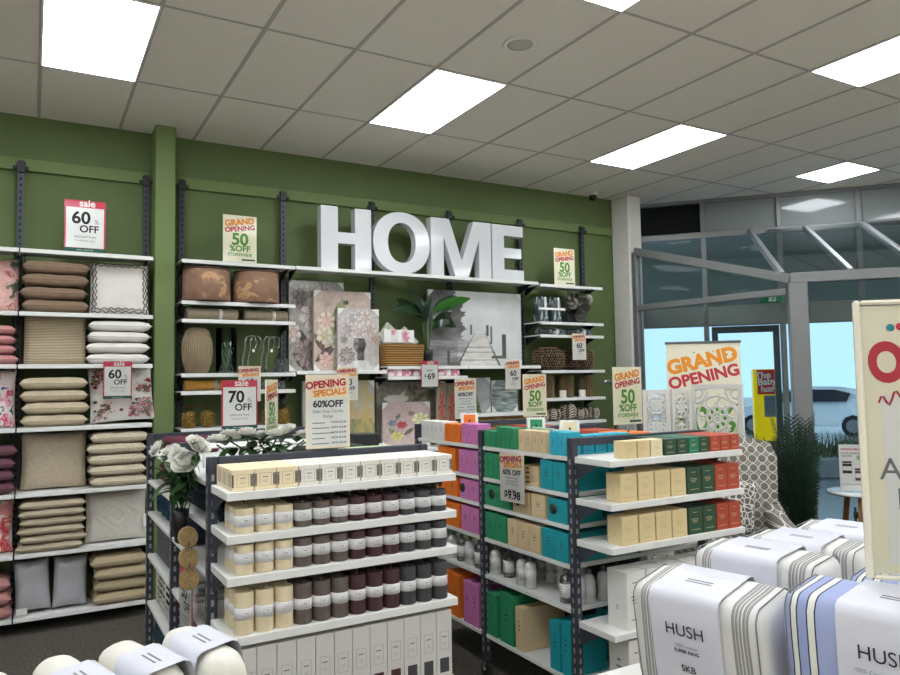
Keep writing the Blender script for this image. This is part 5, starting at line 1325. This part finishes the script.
# teal goods filling the near end behind the end shelves
for z, h, n in ((1.208, .15, 'second'), (1.044, .12, 'third'), (.844, .15, 'fourth'), (.267, .27, 'lowest')):
    carton('long teal box along the near end, %s shelf' % n, 2.74, 2.90, 3.03, 3.20, z, h, 'teal', 'y', 'long teal boxes', ink=INK2)
# ---- end shelves: cream, forest and rust boxes
GE = 'boxed gifts on the end shelves'
sp = [('cream', 2.535, 2.618), ('cream', 2.626, 2.708), ('lightcream', 2.716, 2.796), ('forest', 2.812, 2.895), ('forest', 2.902, 2.980), ('emerald', 2.986, 3.064), ('forest', 3.068, 3.138), ('rust', 3.150, 3.225), ('rust', 3.229, 3.302), ('rust', 3.306, 3.378)]
nmc = {'cream': 'cream', 'lightcream': 'pale cream', 'forest': 'dark green', 'emerald': 'bright green', 'rust': 'rust red'}
for r_ in range(3):
    for i, (c_, a, b) in enumerate(sp):
        if r_ and i < 3: continue
        carton('small %s gift box on the top end shelf, %s from left, %s row' % (nmc[c_], ORD[i], ['front', 'middle', 'back'][r_]), a, b, 2.715 + .08 * r_, 2.79 + .08 * r_, 1.402, .083 if i >= 3 else .086, c_, 'xy', GE, S=(i == 0 and r_ == 0))
big = [('cream', 2.505, 2.612), ('cream', 2.622, 2.728), ('cream', 2.736, 2.842), ('cream', 2.850, 2.955), ('forest', 2.966, 3.070), ('forest', 3.076, 3.172), ('rust', 3.178, 3.270), ('rust', 3.274, 3.366)]
for z, l in ((1.192, 'second'), (.984, 'third')):
    for r_ in range(2):
        for i, (c_, a, b) in enumerate(big):
            if r_ and i < 2: continue
            carton('%s cube gift box on the %s end shelf, %s from left, %s row' % (nmc[c_], l, ORD[i], ['front', 'back'][r_]), a, b, 2.715 + .12 * r_, 2.82 + .12 * r_, z, .138, c_, 'xy', GE, S=(i == 0 and r_ == 0), wob=rnd.uniform(-.015, .015))
for i in range(5):
    carton('tall white gift box on the fourth end shelf, %s from left' % ORD[i], 2.53 + i * .135, 2.655 + i * .135, 2.72, 2.86, .575, .275, 'white', 'xy', GE, S=(i == 0), ink=M_grey_ink)
    carton('tall white gift box on the lowest end shelf, %s from left' % ORD[i], 2.53 + i * .135, 2.655 + i * .135, 2.72, 2.86, .20, .325, 'white', 'xy', GE, ink=M_grey_ink)
# ---- small price cards and open display trays on top
def tray(label, x0, x1, y0, y1, z, h, m, cards):
    o = thing('display_tray', label, 'tray', ((x0 + x1) / 2, (y0 + y1) / 2, z)); w, d = (x1 - x0) / 2, (y1 - y0) / 2
    s = MB(); s.box(-w, w, -d, d, 0, .004); s.box(-w, -w + .003, -d, d, .0041, h * .6); s.box(w - .003, w, -d, d, .0041, h); s.box(-w + .0031, w - .0031, -d, -d + .003, .0041, h * .8); s.box(-w + .0031, w - .0031, d - .003, d, .0041, h * .8); s.build('tray_card', M_paper, o)
    s = MB(); s.box(-w - .0006, -w, -d * .7, d * .7, h * .12, h * .3); s.build('print_stripe', m, o)
    s = MB(); s.box(-w - .0006, -w, -d * .5, d * .5, h * .38, h * .5); s.build('word_print', M_ink, o)
    for i in range(cards):
        e = -d + .008 + (2 * d - .016) * i / cards; s = MB(); s.box(-w + .01, w - .01, e, e + (2 * d - .016) / cards - .003, .005, h * .92); s.build('sachet', m, o)
tray('white display tray of yellow sachets in front of the orange boxes', 2.53, 2.62, 4.12, 4.32, 1.398, .10, K['orange'], 5)
tray('white display tray of green sachets behind the green boxes', 2.60, 2.72, 3.50, 3.72, 1.398, .11, K['green'], 6)
tray('white display tray of pale yellow sachets behind the tan boxes', 2.54, 2.68, 3.22, 3.44, 1.398, .11, mat('pale_yellow_card', (240, 226, 160), .6), 6)
def card(label, x, y, z, w, h, col, grp='tester cards', rz=R(-25)):
    o = thing('product_card', label, 'card', (x, y, z), rz, grp); MB().box(-w / 2, w / 2, 0, .03, 0, h, c=.001).build('card', M_paper, o)
    s = MB(); s.box(-w * .34, w * .34, -.0006, 0, h * .16, h * .9); s.build('colour_panel', K[col], o)
    s = MB(); s.box(-w * .05, w * .05, -.0012, -.0006, h * .5, h * .62); s.build('mark', M_ink, o)
    s = MB(); s.cyl((0, .015, -(z - 1.398)), (0, .015, 0), .006, seg=8); s.build('stem', M_paper, o)
card('white card with green panel standing above the green boxes', 2.78, 3.765, 1.445, .115, .115, 'green')
card('white card with tan panel standing above the tan boxes', 2.73, 3.37, 1.45, .115, .11, 'lightcream')
card('white card with orange panel standing above the pink boxes', 2.66, 4.38, 1.455, .12, .12, 'orange')
sign('special', 'opening specials sign reading 9.98 dollars hung on the green box shelves', (2.385, 3.475, 1.105), .21, .275, rz=R(-84), big=['60% OFF'], lines=['selected bath', 'and body gifts', 'while they last'], extra='$9.98', seed=21)
sign('grand', 'grand opening 50% off sign standing above the white bath trays', (3.11, 4.22, 1.54), .205, .30, pole=.135, seed=22)
sign('grand', 'grand opening 50% off sign at the near bar of the toiletry stand', (2.99, 3.16, 1.535), .22, .33, pole=.13, seed=23)
# goods along the far side of the same stand
for i, (c_, y) in enumerate((('rust', 4.3), ('lightcream', 4.0), ('rust', 3.60), ('orange', 3.33))):
    carton('%s flat box, far side of the top shelf, %s from far end' % (nmc.get(c_, c_), ORD[i]), 3.10, 3.33, y, y + .22, 1.398, .07, c_, 'x', 'far side flat boxes', ink=INK2)
# ------------------------------------------------------------------ corner by the shopfront
m_lat = mat('white_painted_wood', (224, 222, 214), .5)
def lattice(w, z0, z1, r):
    s = MB(); cx = 0
    def ring(x, z, rad, a0=0, a1=360, th=r):
        n = max(5, int((a1 - a0) / 18)); pts = [(x + rad * math.cos(R(a0 + (a1 - a0) * i / n)), 0, z + rad * math.sin(R(a0 + (a1 - a0) * i / n))) for i in range(n + 1)]
        pts = [(max(-w / 2, min(w / 2, a)), b, max(z0, min(z1, c))) for a, b, c in pts]
        s.tube(pts[:-1] if a1 - a0 >= 360 else pts, th, 5, closed=a1 - a0 >= 360)
    h = w * 1.02; n = max(1, int((z1 - z0) / h)); h = (z1 - z0) / n
    for k in range(n):
        zc = z0 + h * (k + .5)
        ring(0, zc, w * .10); ring(0, zc, w * .04); ring(0, zc, w * .24); ring(0, zc, w * .46)
        for i in range(8):
            a = R(45 * i); ring(w * .17 * math.cos(a), zc + w * .17 * math.sin(a), w * .07)
            ring(w * .35 * math.cos(a + .39), zc + w * .35 * math.sin(a + .39), w * .11, 45 * i, 45 * i + 290)
        for sx in (-1, 1):
            for sz in (-1, 1):
                ring(sx * w * .5, zc + sz * h * .5, w * .20); ring(sx * w * .42, zc + sz * h * .42, w * .09); ring(sx * w * .5, zc + sz * h * .5, w * .30)
    return s
def panel(o, a, b, H, name='carved_panel'):
    a, b = Vector((a[0], a[1], 0)), Vector((b[0], b[1], 0)); d = b - a; w = d.length
    M = Matrix.Translation((a + b) / 2) @ Matrix.Rotation(math.atan2(d.y, d.x), 4, 'Z'); f = .038
    s = MB(); s.box(-w / 2 + .004, -w / 2 + f, -.014, .014, .0, H, c=.003, M=M); s.box(w / 2 - f, w / 2 - .004, -.014, .014, .0, H, c=.003, M=M)
    for z in (.10, .62, H - .04): s.box(-w / 2 + f, w / 2 - f, -.012, .012, z, z + .04, M=M)
    p = s.build('panel_frame', m_lat, o)
    for z0, z1 in ((.14, .62), (.66, H - .04)):
        l = lattice(w - 2 * f, z0, z1, .0115); l.v = [tuple(M @ Vector(v)) for v in l.v]; l.build('carved_fretwork', m_lat, p)
sc_ = thing('folding_screen', 'white folding screen of carved fretwork panels in front of the roll-up banner', 'screen', (0, 0, 0))
S0, S1, S2, S3 = (5.24, 5.06), (4.93, 4.66), (5.40, 4.86), (5.35, 4.19)
panel(sc_, (4.74, 4.83), (4.91, 4.66), 1.695); panel(sc_, (4.925, 4.665), (5.205, 4.70), 1.70); panel(sc_, (5.215, 4.69), (5.29, 4.19), 1.735)
# roll-up banner
bn = thing('rollup_banner', 'tall cream roll-up banner reading GRAND OPENING by the lobby glass', 'banner', (5.74, 5.00, 0), R(-42))
bw, bh = .70, 2.13
s = MB(); s.box(-bw / 2, bw / 2, 0, .002, .09, bh); s.build('printed_sheet', m_cream, bn)
s = MB(); s.box(-bw / 2 - .01, bw / 2 + .01, -.04, .05, 0, .085, c=.012); s.build('base_cassette', M_chrome, bn)
s = MB(); s.box(-bw / 2 - .008, bw / 2 + .008, -.008, .012, bh, bh + .025, c=.003); s.build('top_rail', mat('rail_dark', (96, 98, 96), .4), bn)
s = MB(); a = R(12)
confetti(s, bw, bh, bh - .32, bh - .05, 8, 5, -.0008); confetti(s, bw, bh, bh - .9, bh - .4, 14, 6, -.0008)
s.text('GRAND', .19, -.0, bh - .23, -.0012, ORG, bold=.05, ang=a); s.text('OPENING', .155, .01, bh - .375, -.0012, RED, bold=.04, ang=a)
s.text('50%', .34, 0, bh - .86, -.0012, LEAF, bold=.03); s.text('OFF', .30, 0, bh - 1.18, -.0012, LEAF, bold=.03); s.text('STOREWIDE', .10, 0, bh - 1.36, -.0012, LEAF, bold=.02)
s.build('lettering', SM, bn)
# wing chair
m_ch = ramp_mat('grey_ring_fabric', 'rings', [(0, (112, 108, 100)), (.40, (206, 202, 192)), (.50, (110, 106, 98)), (.62, (190, 186, 176)), (.66, (104, 100, 94))], 14, .9, mul=(1, .02, 1))
m_ch2 = ramp_mat('grey_scribble_fabric', 'edge', [(0, (206, 202, 194)), (.07, (206, 202, 194)), (.09, (96, 92, 88)), (1, (88, 84, 80))], 26, .9)
ch = thing('armchair', 'high-backed grey armchair with white ring pattern beside the palm', 'armchair', (4.67, 3.80, 0), R(-36))
s = MB(); N = 9; V = []
prof = [(-.36, .40), (-.37, .70), (-.39, .98), (-.40, 1.16), (-.36, 1.27), (-.20, 1.31), (0, 1.32)]
outl = prof + [(-x, z) for x, z in prof[-2::-1]]
s.prism(outl, .26, .38); 
s.v = [(x, y + (z - .4) * .16 - .10 * (abs(x) / .4) ** 2.2 * (1 if z > .6 else .4), z) for x, y, z in s.v]
s.build('backrest', m_ch, ch)
for sx in (-1, 1):
    s = MB(); P_ = [(-.42, .20), (-.43, .50), (-.38, .60), (-.20, .635), (.10, .70), (.30, .80), (.36, .50), (.36, .20)]
    M = Matrix(((0, 1, 0, sx * .34 - .07), (1, 0, 0, 0), (0, 0, 1, 0), (0, 0, 0, 1))); s.prism(P_, 0, .14, M=M); s.build('arm', m_ch, ch)
    s = MB(); s.tube([(sx * .34, -.41, .575), (sx * .34, -.2, .61), (sx * .34, .1, .67), (sx * .34, .24, .73)], .075, 12); s.build('arm_roll', m_ch, ch)
    for y in (-.36, .30): s = MB(); s.cyl((sx * .32, y, 0), (sx * .31, y * .97, .2), .018, .028); s.build('leg', mat('dark_wood', (62, 44, 32), .4), ch)
s = MB(); s.box(-.27, .27, -.40, .27, .20, .40, c=.02); s.build('seat_frame', m_ch, ch)
s = MB(); s.add(*pillow_geom(.54, .66, .17, 60, 12, .01, .004), 0, True, Matrix.Translation((0, -.08, .401))); s.build('seat_cushion', m_ch, ch)
o = thing('cushion', 'dark scribble-patterned cushion leaning in the grey armchair', 'cushion', (4.67, 3.80, .64), R(-36)); M = Matrix.Translation((-.03, .06, .19)) @ Matrix.Rotation(R(-14), 4, 'X') @ Matrix.Rotation(R(12), 4, 'Y') @ Matrix.Rotation(R(90), 4, 'X') @ Matrix.Translation((0, 0, -.05)); s = MB(); s.add(*pillow_geom(.38, .38, .10, 61, 12), 0, True, M); s.build('cover', m_ch2, o)
# palm
pa = thing('potted_palm', 'dark green feathery palm in a dark pot in front of the lobby post', 'plant', (5.97, 4.16, 0))
s = MB(); s.lathe([(.13, 0), (.14, .01), (.18, .30), (.185, .34), (.17, .34), (.165, .28), (.0, .28)], 26); s.build('pot', mat('charcoal_pot', (44, 46, 48), .5), pa)
m_pl = mat('palm_leaflet', (24, 52, 32), .5, var=.35, scale=5); q = random.Random(12)
for k in range(26):
    az = k * 2.399 + q.uniform(-.2, .2); lean = q.uniform(.05, .36) * (1.0 if k % 3 else .5) * (1.25 if math.sin(az) * .497 - math.cos(az) * .868 > .35 else 1) * (.35 if math.cos(az) * .76 - math.sin(az) * .65 > .35 else 1); Ht = q.uniform(.80, 1.24); pts = []
    for t in range(10):
        u = t / 9; rr = .03 + lean * u ** 1.6 + .03 * u; pts.append(Vector((rr * math.cos(az), rr * math.sin(az), .28 + Ht * (u - .06 * u * u * (1 + lean)))))
    s = MB(); s.tube(pts, .006, 5, rad=[.009 - .0007 * t for t in range(10)])
    n = 30
    for i in range(4, n):
        u = i / (n - 1) * 9; a_ = min(8, int(u)); p = pts[a_].lerp(pts[a_ + 1], u - a_); d = (pts[a_ + 1] - pts[a_]).normalized(); side = d.cross(Vector((math.cos(az), math.sin(az), .0))).normalized()
        L = .19 * math.sin(math.pi * (.12 + .8 * i / n)) * q.uniform(.85, 1.1) + .03
        for sg in (-1, 1):
            e = (side * sg * .62 + d * .78 + Vector((0, 0, -.05))).normalized(); nrm2 = e.cross(side).normalized(); w_ = .0085; b2 = d * w_
            m_ = p + e * L * .55 + Vector((0, 0, -.004)); tp = p + e * L + Vector((0, 0, -.03 * L / .15))
            s.add([p - b2 * .5, p + b2 * .5, m_ + b2, tp, m_ - b2], [(0, 1, 2, 3, 4)])
    s.build('frond', m_pl, pa)
# side table with a sign
tb = thing('side_table', 'round white topped side table on curved oak legs in front of the lobby', 'table', (6.33, 3.83, 0))
s = MB(); s.lathe([(.0, .755), (.26, .755), (.272, .763), (.272, .775), (.265, .782), (.0, .782)], 44); s.build('top', mat('table_white', (214, 216, 218), .25, coat=.3), tb)
m_oak = mat('oak_veneer', (150, 98, 54), .5, var=.25, scale=7, stretch=(6, 6, .6))
for k, a in enumerate((205, 325, 85)):
    s = MB(); P_ = [(.03, 0), (.24, 0), (.22, .30), (.17, .58), (.12, .7545), (.0, .7545), (.0, .5)]
    s.prism(P_ if k == 0 else [(.20, 0), (.24, 0), (.20, .4), (.15, .7545), (.11, .7545), (.16, .4)], -.013, .013, M=Matrix.Rotation(R(a), 4, 'Z')); s.build('leg', m_oak, tb)
o = thing('crate', 'dark green slatted crate standing behind the side table leg', 'crate', (6.66, 3.74, 0), R(-30)); s = MB()
for k in range(6): s.box(-.14, .14, -.11, -.10, .03 + k * .085, .09 + k * .085); s.box(-.14, .14, .10, .11, .03 + k * .085, .09 + k * .085)
for x in (-.14, .125):
    for y in (-.0995, .0845): s.box(x, x + .015, y, y + .015, 0, .56)
s.build('slats', mat('crate_green', (28, 66, 44), .6), o); o.location = (6.78, 3.98, LIFT)
o = thing('price_sign', 'white framed sign with two dark candle jars on the round side table', 'sign', (6.22, 3.82, .791), R(-52)); s = sign_panel(o, .22, .40, WHT)
s.text('OPENING SPECIALS', .021, -.005, .352, Y2, RED, bold=.03); s.text('3 WICK CANDLES', .018, -.02, .318, Y2, DEEP, bold=.02); s.text('REDUCED', .018, -.05, .295, Y2, DEEP, bold=.02); s.text('$9', .06, .055, .265, Y2, LEAF, bold=.03); s.box(-.1, .1, Y2, 0, .055, .058, GINK); s.build('lettering', SM, o)
for x, z, c_ in ((-.05, .15, (62, 40, 42)), (.045, .09, (92, 88, 84))):
    s = MB(); s.box(x - .036, x + .036, Y2 * 1.5, 0, z, z + .085, 0); s.box(x - .036, x + .036, Y2 * 1.5, 0, z + .09, z + .105, 2); s.box(x - .034, x + .034, Y2 * 2, Y2 * 1.5, z + .025, z + .062, 1); s.build('jar_picture', [mat('jar_%d' % c_[0], c_, .5), M_paper, M_ink], o)
stand(o, .22)

# ------------------------------------------------------------------ bedding packs in front
m_tab = mat('table_white_board', (216, 214, 208), .5)
def display_table(label, x0, x1, y0, y1, z):
    o = thing('display_table', label, 'table', (0, 0, 0)); s = MB(); s.box(x0, x1, y0, y1, z - .03, z, c=.003); s.build('table_top', m_tab, o)
    for x in (x0 + .04, x1 - .04):
        for y in (y0 + .04, y1 - .04): s = MB(); s.box(x - .02, x + .02, y - .02, y + .02, 0, z - .0305, c=.003); s.build('leg', M_char, o)
    return o
display_table('white display table carrying the striped bedding packs', 1.28, 2.75, .62, 1.66, .955)
display_table('white display table carrying the plain white bedding packs', -.22, .48, 1.50, 1.99, .90)
STR = [(0, (214, 212, 208))]
for p0_, p1_ in ((.49, .525), (.535, .565), (.575, .605), (.62, .65), (.66, .69)): STR += [(p0_, (146, 144, 142)), (p1_, (212, 210, 206))]
m_fs = ramp_mat('grey_stripe_cotton', 'abs', STR, 5.1, .95, axis='X', bump=0)
BLU = [(0, (158, 168, 206)), (.52, (158, 168, 206)), (.535, (54, 58, 76)), (.55, (222, 222, 210)), (.62, (54, 58, 76)), (.635, (150, 160, 200)), (.73, (54, 58, 76)), (.745, (222, 222, 210)), (.80, (54, 58, 76)), (.815, (164, 172, 210))]
m_fb = ramp_mat('blue_stripe_cotton', 'abs', BLU, 5.2, .95, axis='X')
m_fw = mat('plain_white_bedding', (218, 214, 203), .95, var=.03, bump=.3, bscale=40)
m_slv = mat('pale_sleeve_card', (208, 208, 217), .5, coat=.2)
def soft_box(w, d, h, r, seed, n=14, wr=.008):
    """rounded, slightly wrinkled fabric block, local x width, y depth, z height from 0"""
    V = []; F = []; idx = {}
    def pt(x, y, z):
        k = (round(x, 5), round(y, 5), round(z, 5))
        if k in idx: return idx[k]
        X, Y, Z = (x - .5) * w, (y - .5) * d, (z - .5) * h
        cx = max(-w / 2 + r, min(w / 2 - r, X)); cy = max(-d / 2 + r, min(d / 2 - r, Y)); cz = max(-h / 2 + r, min(h / 2 - r, Z))
        v = Vector((X - cx, Y - cy, Z - cz)); c = Vector((cx, cy, cz)); p = c + (v.normalized() * r if v.length > 1e-6 else v)
        edge = min(1, abs(p.x) / (w / 2)) ** 2
        nn = (noise.noise(Vector((p.x * 9 + seed * 5, p.y * 9, p.z * 9))) - .35) * wr * (.35 + .65 * edge) + noise.noise(Vector((p.x * 26, p.y * 26 + seed, p.z * 26))) * wr * .5 * edge
        p = p + (v.normalized() if v.length > 1e-6 else Vector((0, 0, 0))) * nn
        p.y *= 1 + .06 * math.cos(p.z / h * math.pi)
        p.z = max(-h / 2, p.z)
        idx[k] = len(V); V.append((p.x, p.y, p.z + h / 2)); return idx[k]
    for ax in range(3):
        for sd in (0, 1):
            for i in range(n):
                for j in range(n):
                    q = []
                    for a, b in ((i, j), (i + 1, j), (i + 1, j + 1), (i, j + 1)):
                        c = [0, 0, 0]; c[ax] = sd; c[(ax + 1) % 3] = a / n; c[(ax + 2) % 3] = b / n; q.append(pt(*c))
                    F.append(tuple(q if sd else q[::-1]))
    return V, F
def pack(label, loc, rz, pit, fab, dx=-.017, rr=.036, pipe=None, w=.345, d=.175, h=.34, seed=1, lab=.176, text=('HUSH', 'SKB'), grp=None, rol=0.0, sub=('100% cotton', 'SUPER KING')):
    o = thing('bedding_pack', label, 'bedding pack', loc, 0, grp, (R(pit), R(rol), R(rz)))
    s = MB(); s.add(*soft_box(w, d, h, rr, seed), 0, True); s.build('folded_fabric', fab, o)
    # card sleeve wrapped round the middle
    s = MB(); D = d / 2 * 1.06 + .004; H = h + .005
    fy = lambda z: (d / 2 + .0035) * (1 + .06 * math.cos((min(1, z / h) - .5) * math.pi)); c_ = .02
    P_ = [(-fy(z), z) for z in (.012, h * .25, h * .5, h * .75, h - c_)] + [(-fy(h) + c_ * .3, h + .005 - c_ * .3), (-fy(h) + c_, h + .005), (fy(h) - c_, h + .005), (fy(h) - c_ * .3, h + .005 - c_ * .3)] + [(fy(z), z) for z in (h - c_, h * .75, h * .5, h * .25, .012)]
    V = [(x + dx, y, z) for x in (-lab / 2, lab / 2) for y, z in P_]; m = len(P_); s.add(V, [(i, i + 1, m + i + 1, m + i) for i in range(m - 1)], 0, True)
    sl = s.build('card_sleeve', m_slv, o)
    t = MB(); zc = H - .098
    y = -D - .0016
    t.text(text[0], .040, 0, zc, y, 0, bold=.0, sx=.95); t.text(sub[0], .0115, 0, zc - .027, y, 1); t.text(sub[1], .0115, 0, zc - .040, y, 0, bold=.02)
    t.text(text[1], .022, 0, zc - .084, y, 0, bold=.012)
    for k in range(3): t.box(-.03 + .004 * k, .03 - .004 * k, y, y + .0004, zc - .116 - k * .008, zc - .1145 - k * .008, 1)
    t.text('quilt cover set', .010, 0, zc - .178, y, 1)
    t.v = [(a + dx, b, c) for a, b, c in t.v]; t.build('lettering', [M_ink, M_grey_ink], sl); t = MB()
    for k in range(2): t.box(-.03, .035, -D * .2 + .012 * k, -D * .2 + .004 + .012 * k, H + .0003, H + .0008, 1)
    t.v = [(a + dx, b, c) for a, b, c in t.v]; t.build('top_print', [M_ink, M_grey_ink], sl)
    # stitched seam cord along the edges of the fabric
    for sx in (() if pipe is False else (-1, 1)):
        X = sx * (w / 2 - rr * .55); r = rr; pts = []
        prof = [(-d / 2, .03), (-d / 2, h * .3), (-d / 2, h * .55), (-d / 2, h - r)] + [(-d / 2 + r - r * math.cos(R(a)), h - r + r * math.sin(R(a))) for a in (22, 45, 68, 90)] + [(0, h), (d / 2 - r, h)] + [(d / 2 - r + r * math.sin(R(a)), h - r + r * math.cos(R(a))) for a in (22, 45, 68)]
        for y, z in prof: pts.append((X, y * .985 * (1 + .06 * math.cos((z / h - .5) * math.pi)), min(z, h - .0025)))
        s = MB(); s.tube(pts, .0017, 5); s.build('piping', pipe or mat('grey_piping', (120, 120, 124), .9), o)
    return o
DX, DY = math.cos(R(12)), math.sin(R(12))
def along(x, y, k): return (x + DX * k, y + DY * k)
pk = [((1.448, 1.235), .345), ((1.715, 1.30), .368), ((2.03, 1.39), .345), ((2.32, 1.43), .335)]
lbs = ['grey striped bedding pack nearest the front, its label facing out in full', 'grey striped bedding pack second in its row, only its top showing', 'grey striped bedding pack third in its row, behind two others', 'grey striped bedding pack at the far end of its row']
for i, ((xy, h), l) in enumerate(zip(pk, lbs)):
    pack(l, (xy[0], xy[1], .972), -78, 9.5 if i == 0 else 3, m_fs, h=h - .0, seed=i + 1, grp='grey striped bedding packs')
for i, (xy, h, l) in enumerate((((1.515, .862), .385, 'blue striped bedding pack nearest the front at the lower right corner'), ((1.80, .90), .365, 'blue striped bedding pack behind the first, below the big price sign'))):
    pack(l, (xy[0], xy[1], .972), -80, 5, m_fb, h=h, seed=i + 11, grp='blue striped bedding packs', sub=('100% Cotton Flannelette', 'SUPER KING'), w=.37, dx=.025)
for i, (x, y, h, rz, tl, l) in enumerate(((-.022, 1.79, .285, -74, 5, 'leftmost of the four plain white bedding packs at the bottom left'), (.110, 1.785, .298, -74, 5, 'plain white bedding pack, second from the left of four'), (.242, 1.78, .310, -74, 5, 'plain white bedding pack, third from the left of four'), (.372, 1.77, .322, -76, 6, 'plain white bedding pack with its label on top, rightmost of four'))):
    pack(l, (x, y, .906), rz, tl, m_fw, w=.30, d=.10, h=h, dx=(.02 if i == 3 else .066), lab=.15, rr=.045, pipe=False, seed=i + 21, grp='plain white bedding packs', text=('HUSH', 'KB'))
# big price sign in an acrylic holder
bs = thing('price_sign', 'big acrylic sign about flannelette standing among the bedding packs at the right edge', 'sign', (1.673, .753, 1.385), 0, None, (R(-3), R(.5), R(-46)))
w, h = .42, .56
s = MB(); s.box(-w / 2, w / 2, 0, .002, 0, h); s.build('card', m_cream, bs)
s = MB(); s.box(-w / 2 + .03, w / 2 - .03, Y1, 0, .02, h * .66, WHT)
s.text('OPENING', .112, -.012, h * .735, Y2, RED, bold=.05, ang=R(4), sx=.76); s.text('SPECIALS', .088, .03, h * .615, Y2, ORG, bold=.05, ang=R(4), sx=.8)
s.text('70%OFF', .10, .0, h * .46, Y2, INK, bold=.03, sx=.85); s.text('All', .064, -.155, h * .345, Y2, GINK); s.text('Flannelette', .064, -.03, h * .235, Y2, GINK, sx=.93); s.text('bedding sets', .04, -.04, h * .15, Y2, GINK)
for x, z, c_ in ((-.155, h * .915, TEAL), (-.137, h * .918, RED), (-.07, h * .92, ORG), (.02, h * .93, TEAL), (.1, h * .95, RED), (-.12, h * .655, TEAL), (.16, h * .92, LEAF)):
    s.add([(x + .008 * math.cos(t * .5236), Y2, z + .008 * math.sin(t * .5236)) for t in range(12)], [tuple(range(12))], c_)
sq = [(-.185 + .005 * t, Y2 - .001, h * .63 + .012 * math.sin(t * 1.2) + .002 * t) for t in range(12)]; s.tube(sq, .0022, 4, RED)
s.build('lettering', SM, bs)
s = MB(); e = .012; s.quad((-w / 2 - e, -.006, -e), (w / 2 + e, -.006, -e), (w / 2 + e, -.006, h + e), (-w / 2 - e, -.006, h + e)); s.build('clear_front', m_clear, bs)
s = MB(); 
for a, b, z0, z1 in ((-w / 2 - e - .004, -w / 2 - .002, -e, h + e), (w / 2 + .002, w / 2 + e + .004, -e, h + e), (-w / 2 - .002, w / 2 + .002, h + .002, h + e), (-w / 2 - .002, w / 2 + .002, -e, -.002)): s.box(a, b, -.010, .006, z0, z1, c=.004)
s.build('acrylic_edge', mat('acrylic_edge_cream', (226, 220, 200), .2, coat=.6), bs)
s = MB(); s.cyl((.0, .012, -.425), (.0, .012, -.013), .006); s.box(-.012, .012, .0, .024, -.429, -.425); s.build('stand', M_chrome, bs)
# ------------------------------------------------------------------ camera, sky, colour management
cam = bpy.data.cameras.new('camera'); cam.sensor_width = 36; cam.lens = 36 * 729.43 / 900; cam.clip_start = .05
co = bpy.data.objects.new('camera', cam); COL.objects.link(co)
yaw, pit, rol = .52082, .059796, -.0160225
fw = Vector((math.sin(yaw) * math.cos(pit), math.cos(yaw) * math.cos(pit), math.sin(pit)))
rt = Vector((math.cos(yaw), -math.sin(yaw), 0)); up = rt.cross(fw)
r2 = rt * math.cos(rol) + up * math.sin(rol); u2 = r2.cross(fw)
Mc = Matrix((r2, u2, -fw)).transposed().to_4x4(); Mc.translation = (0, 0, 1.8)
co.matrix_world = Mc
SC.camera = co
w = bpy.data.worlds.new('sky'); SC.world = w; w.use_nodes = True
nt = w.node_tree; bg = nt.nodes['Background']
tc = nt.nodes.new('ShaderNodeTexCoord'); sx = nt.nodes.new('ShaderNodeSeparateXYZ'); rp = nt.nodes.new('ShaderNodeValToRGB')
rp.color_ramp.elements[0].position = .0; rp.color_ramp.elements[0].color = lin((168, 206, 243))
rp.color_ramp.elements[1].position = .5; rp.color_ramp.elements[1].color = lin((176, 194, 210))
nt.links.new(tc.outputs['Generated'], sx.inputs[0]); nt.links.new(sx.outputs['Z'], rp.inputs['Fac']); nt.links.new(rp.outputs['Color'], bg.inputs['Color'])
bg.inputs['Strength'].default_value = 1.9
vs = SC.view_settings; vs.view_transform = 'Standard'; vs.look = 'None'; vs.gamma = 1; vs.exposure = 0.0; vs.use_curve_mapping = False
SC.cycles.max_bounces = 7; SC.cycles.diffuse_bounces = 4; SC.cycles.transparent_max_bounces = 16
SC.cycles.use_denoising = True
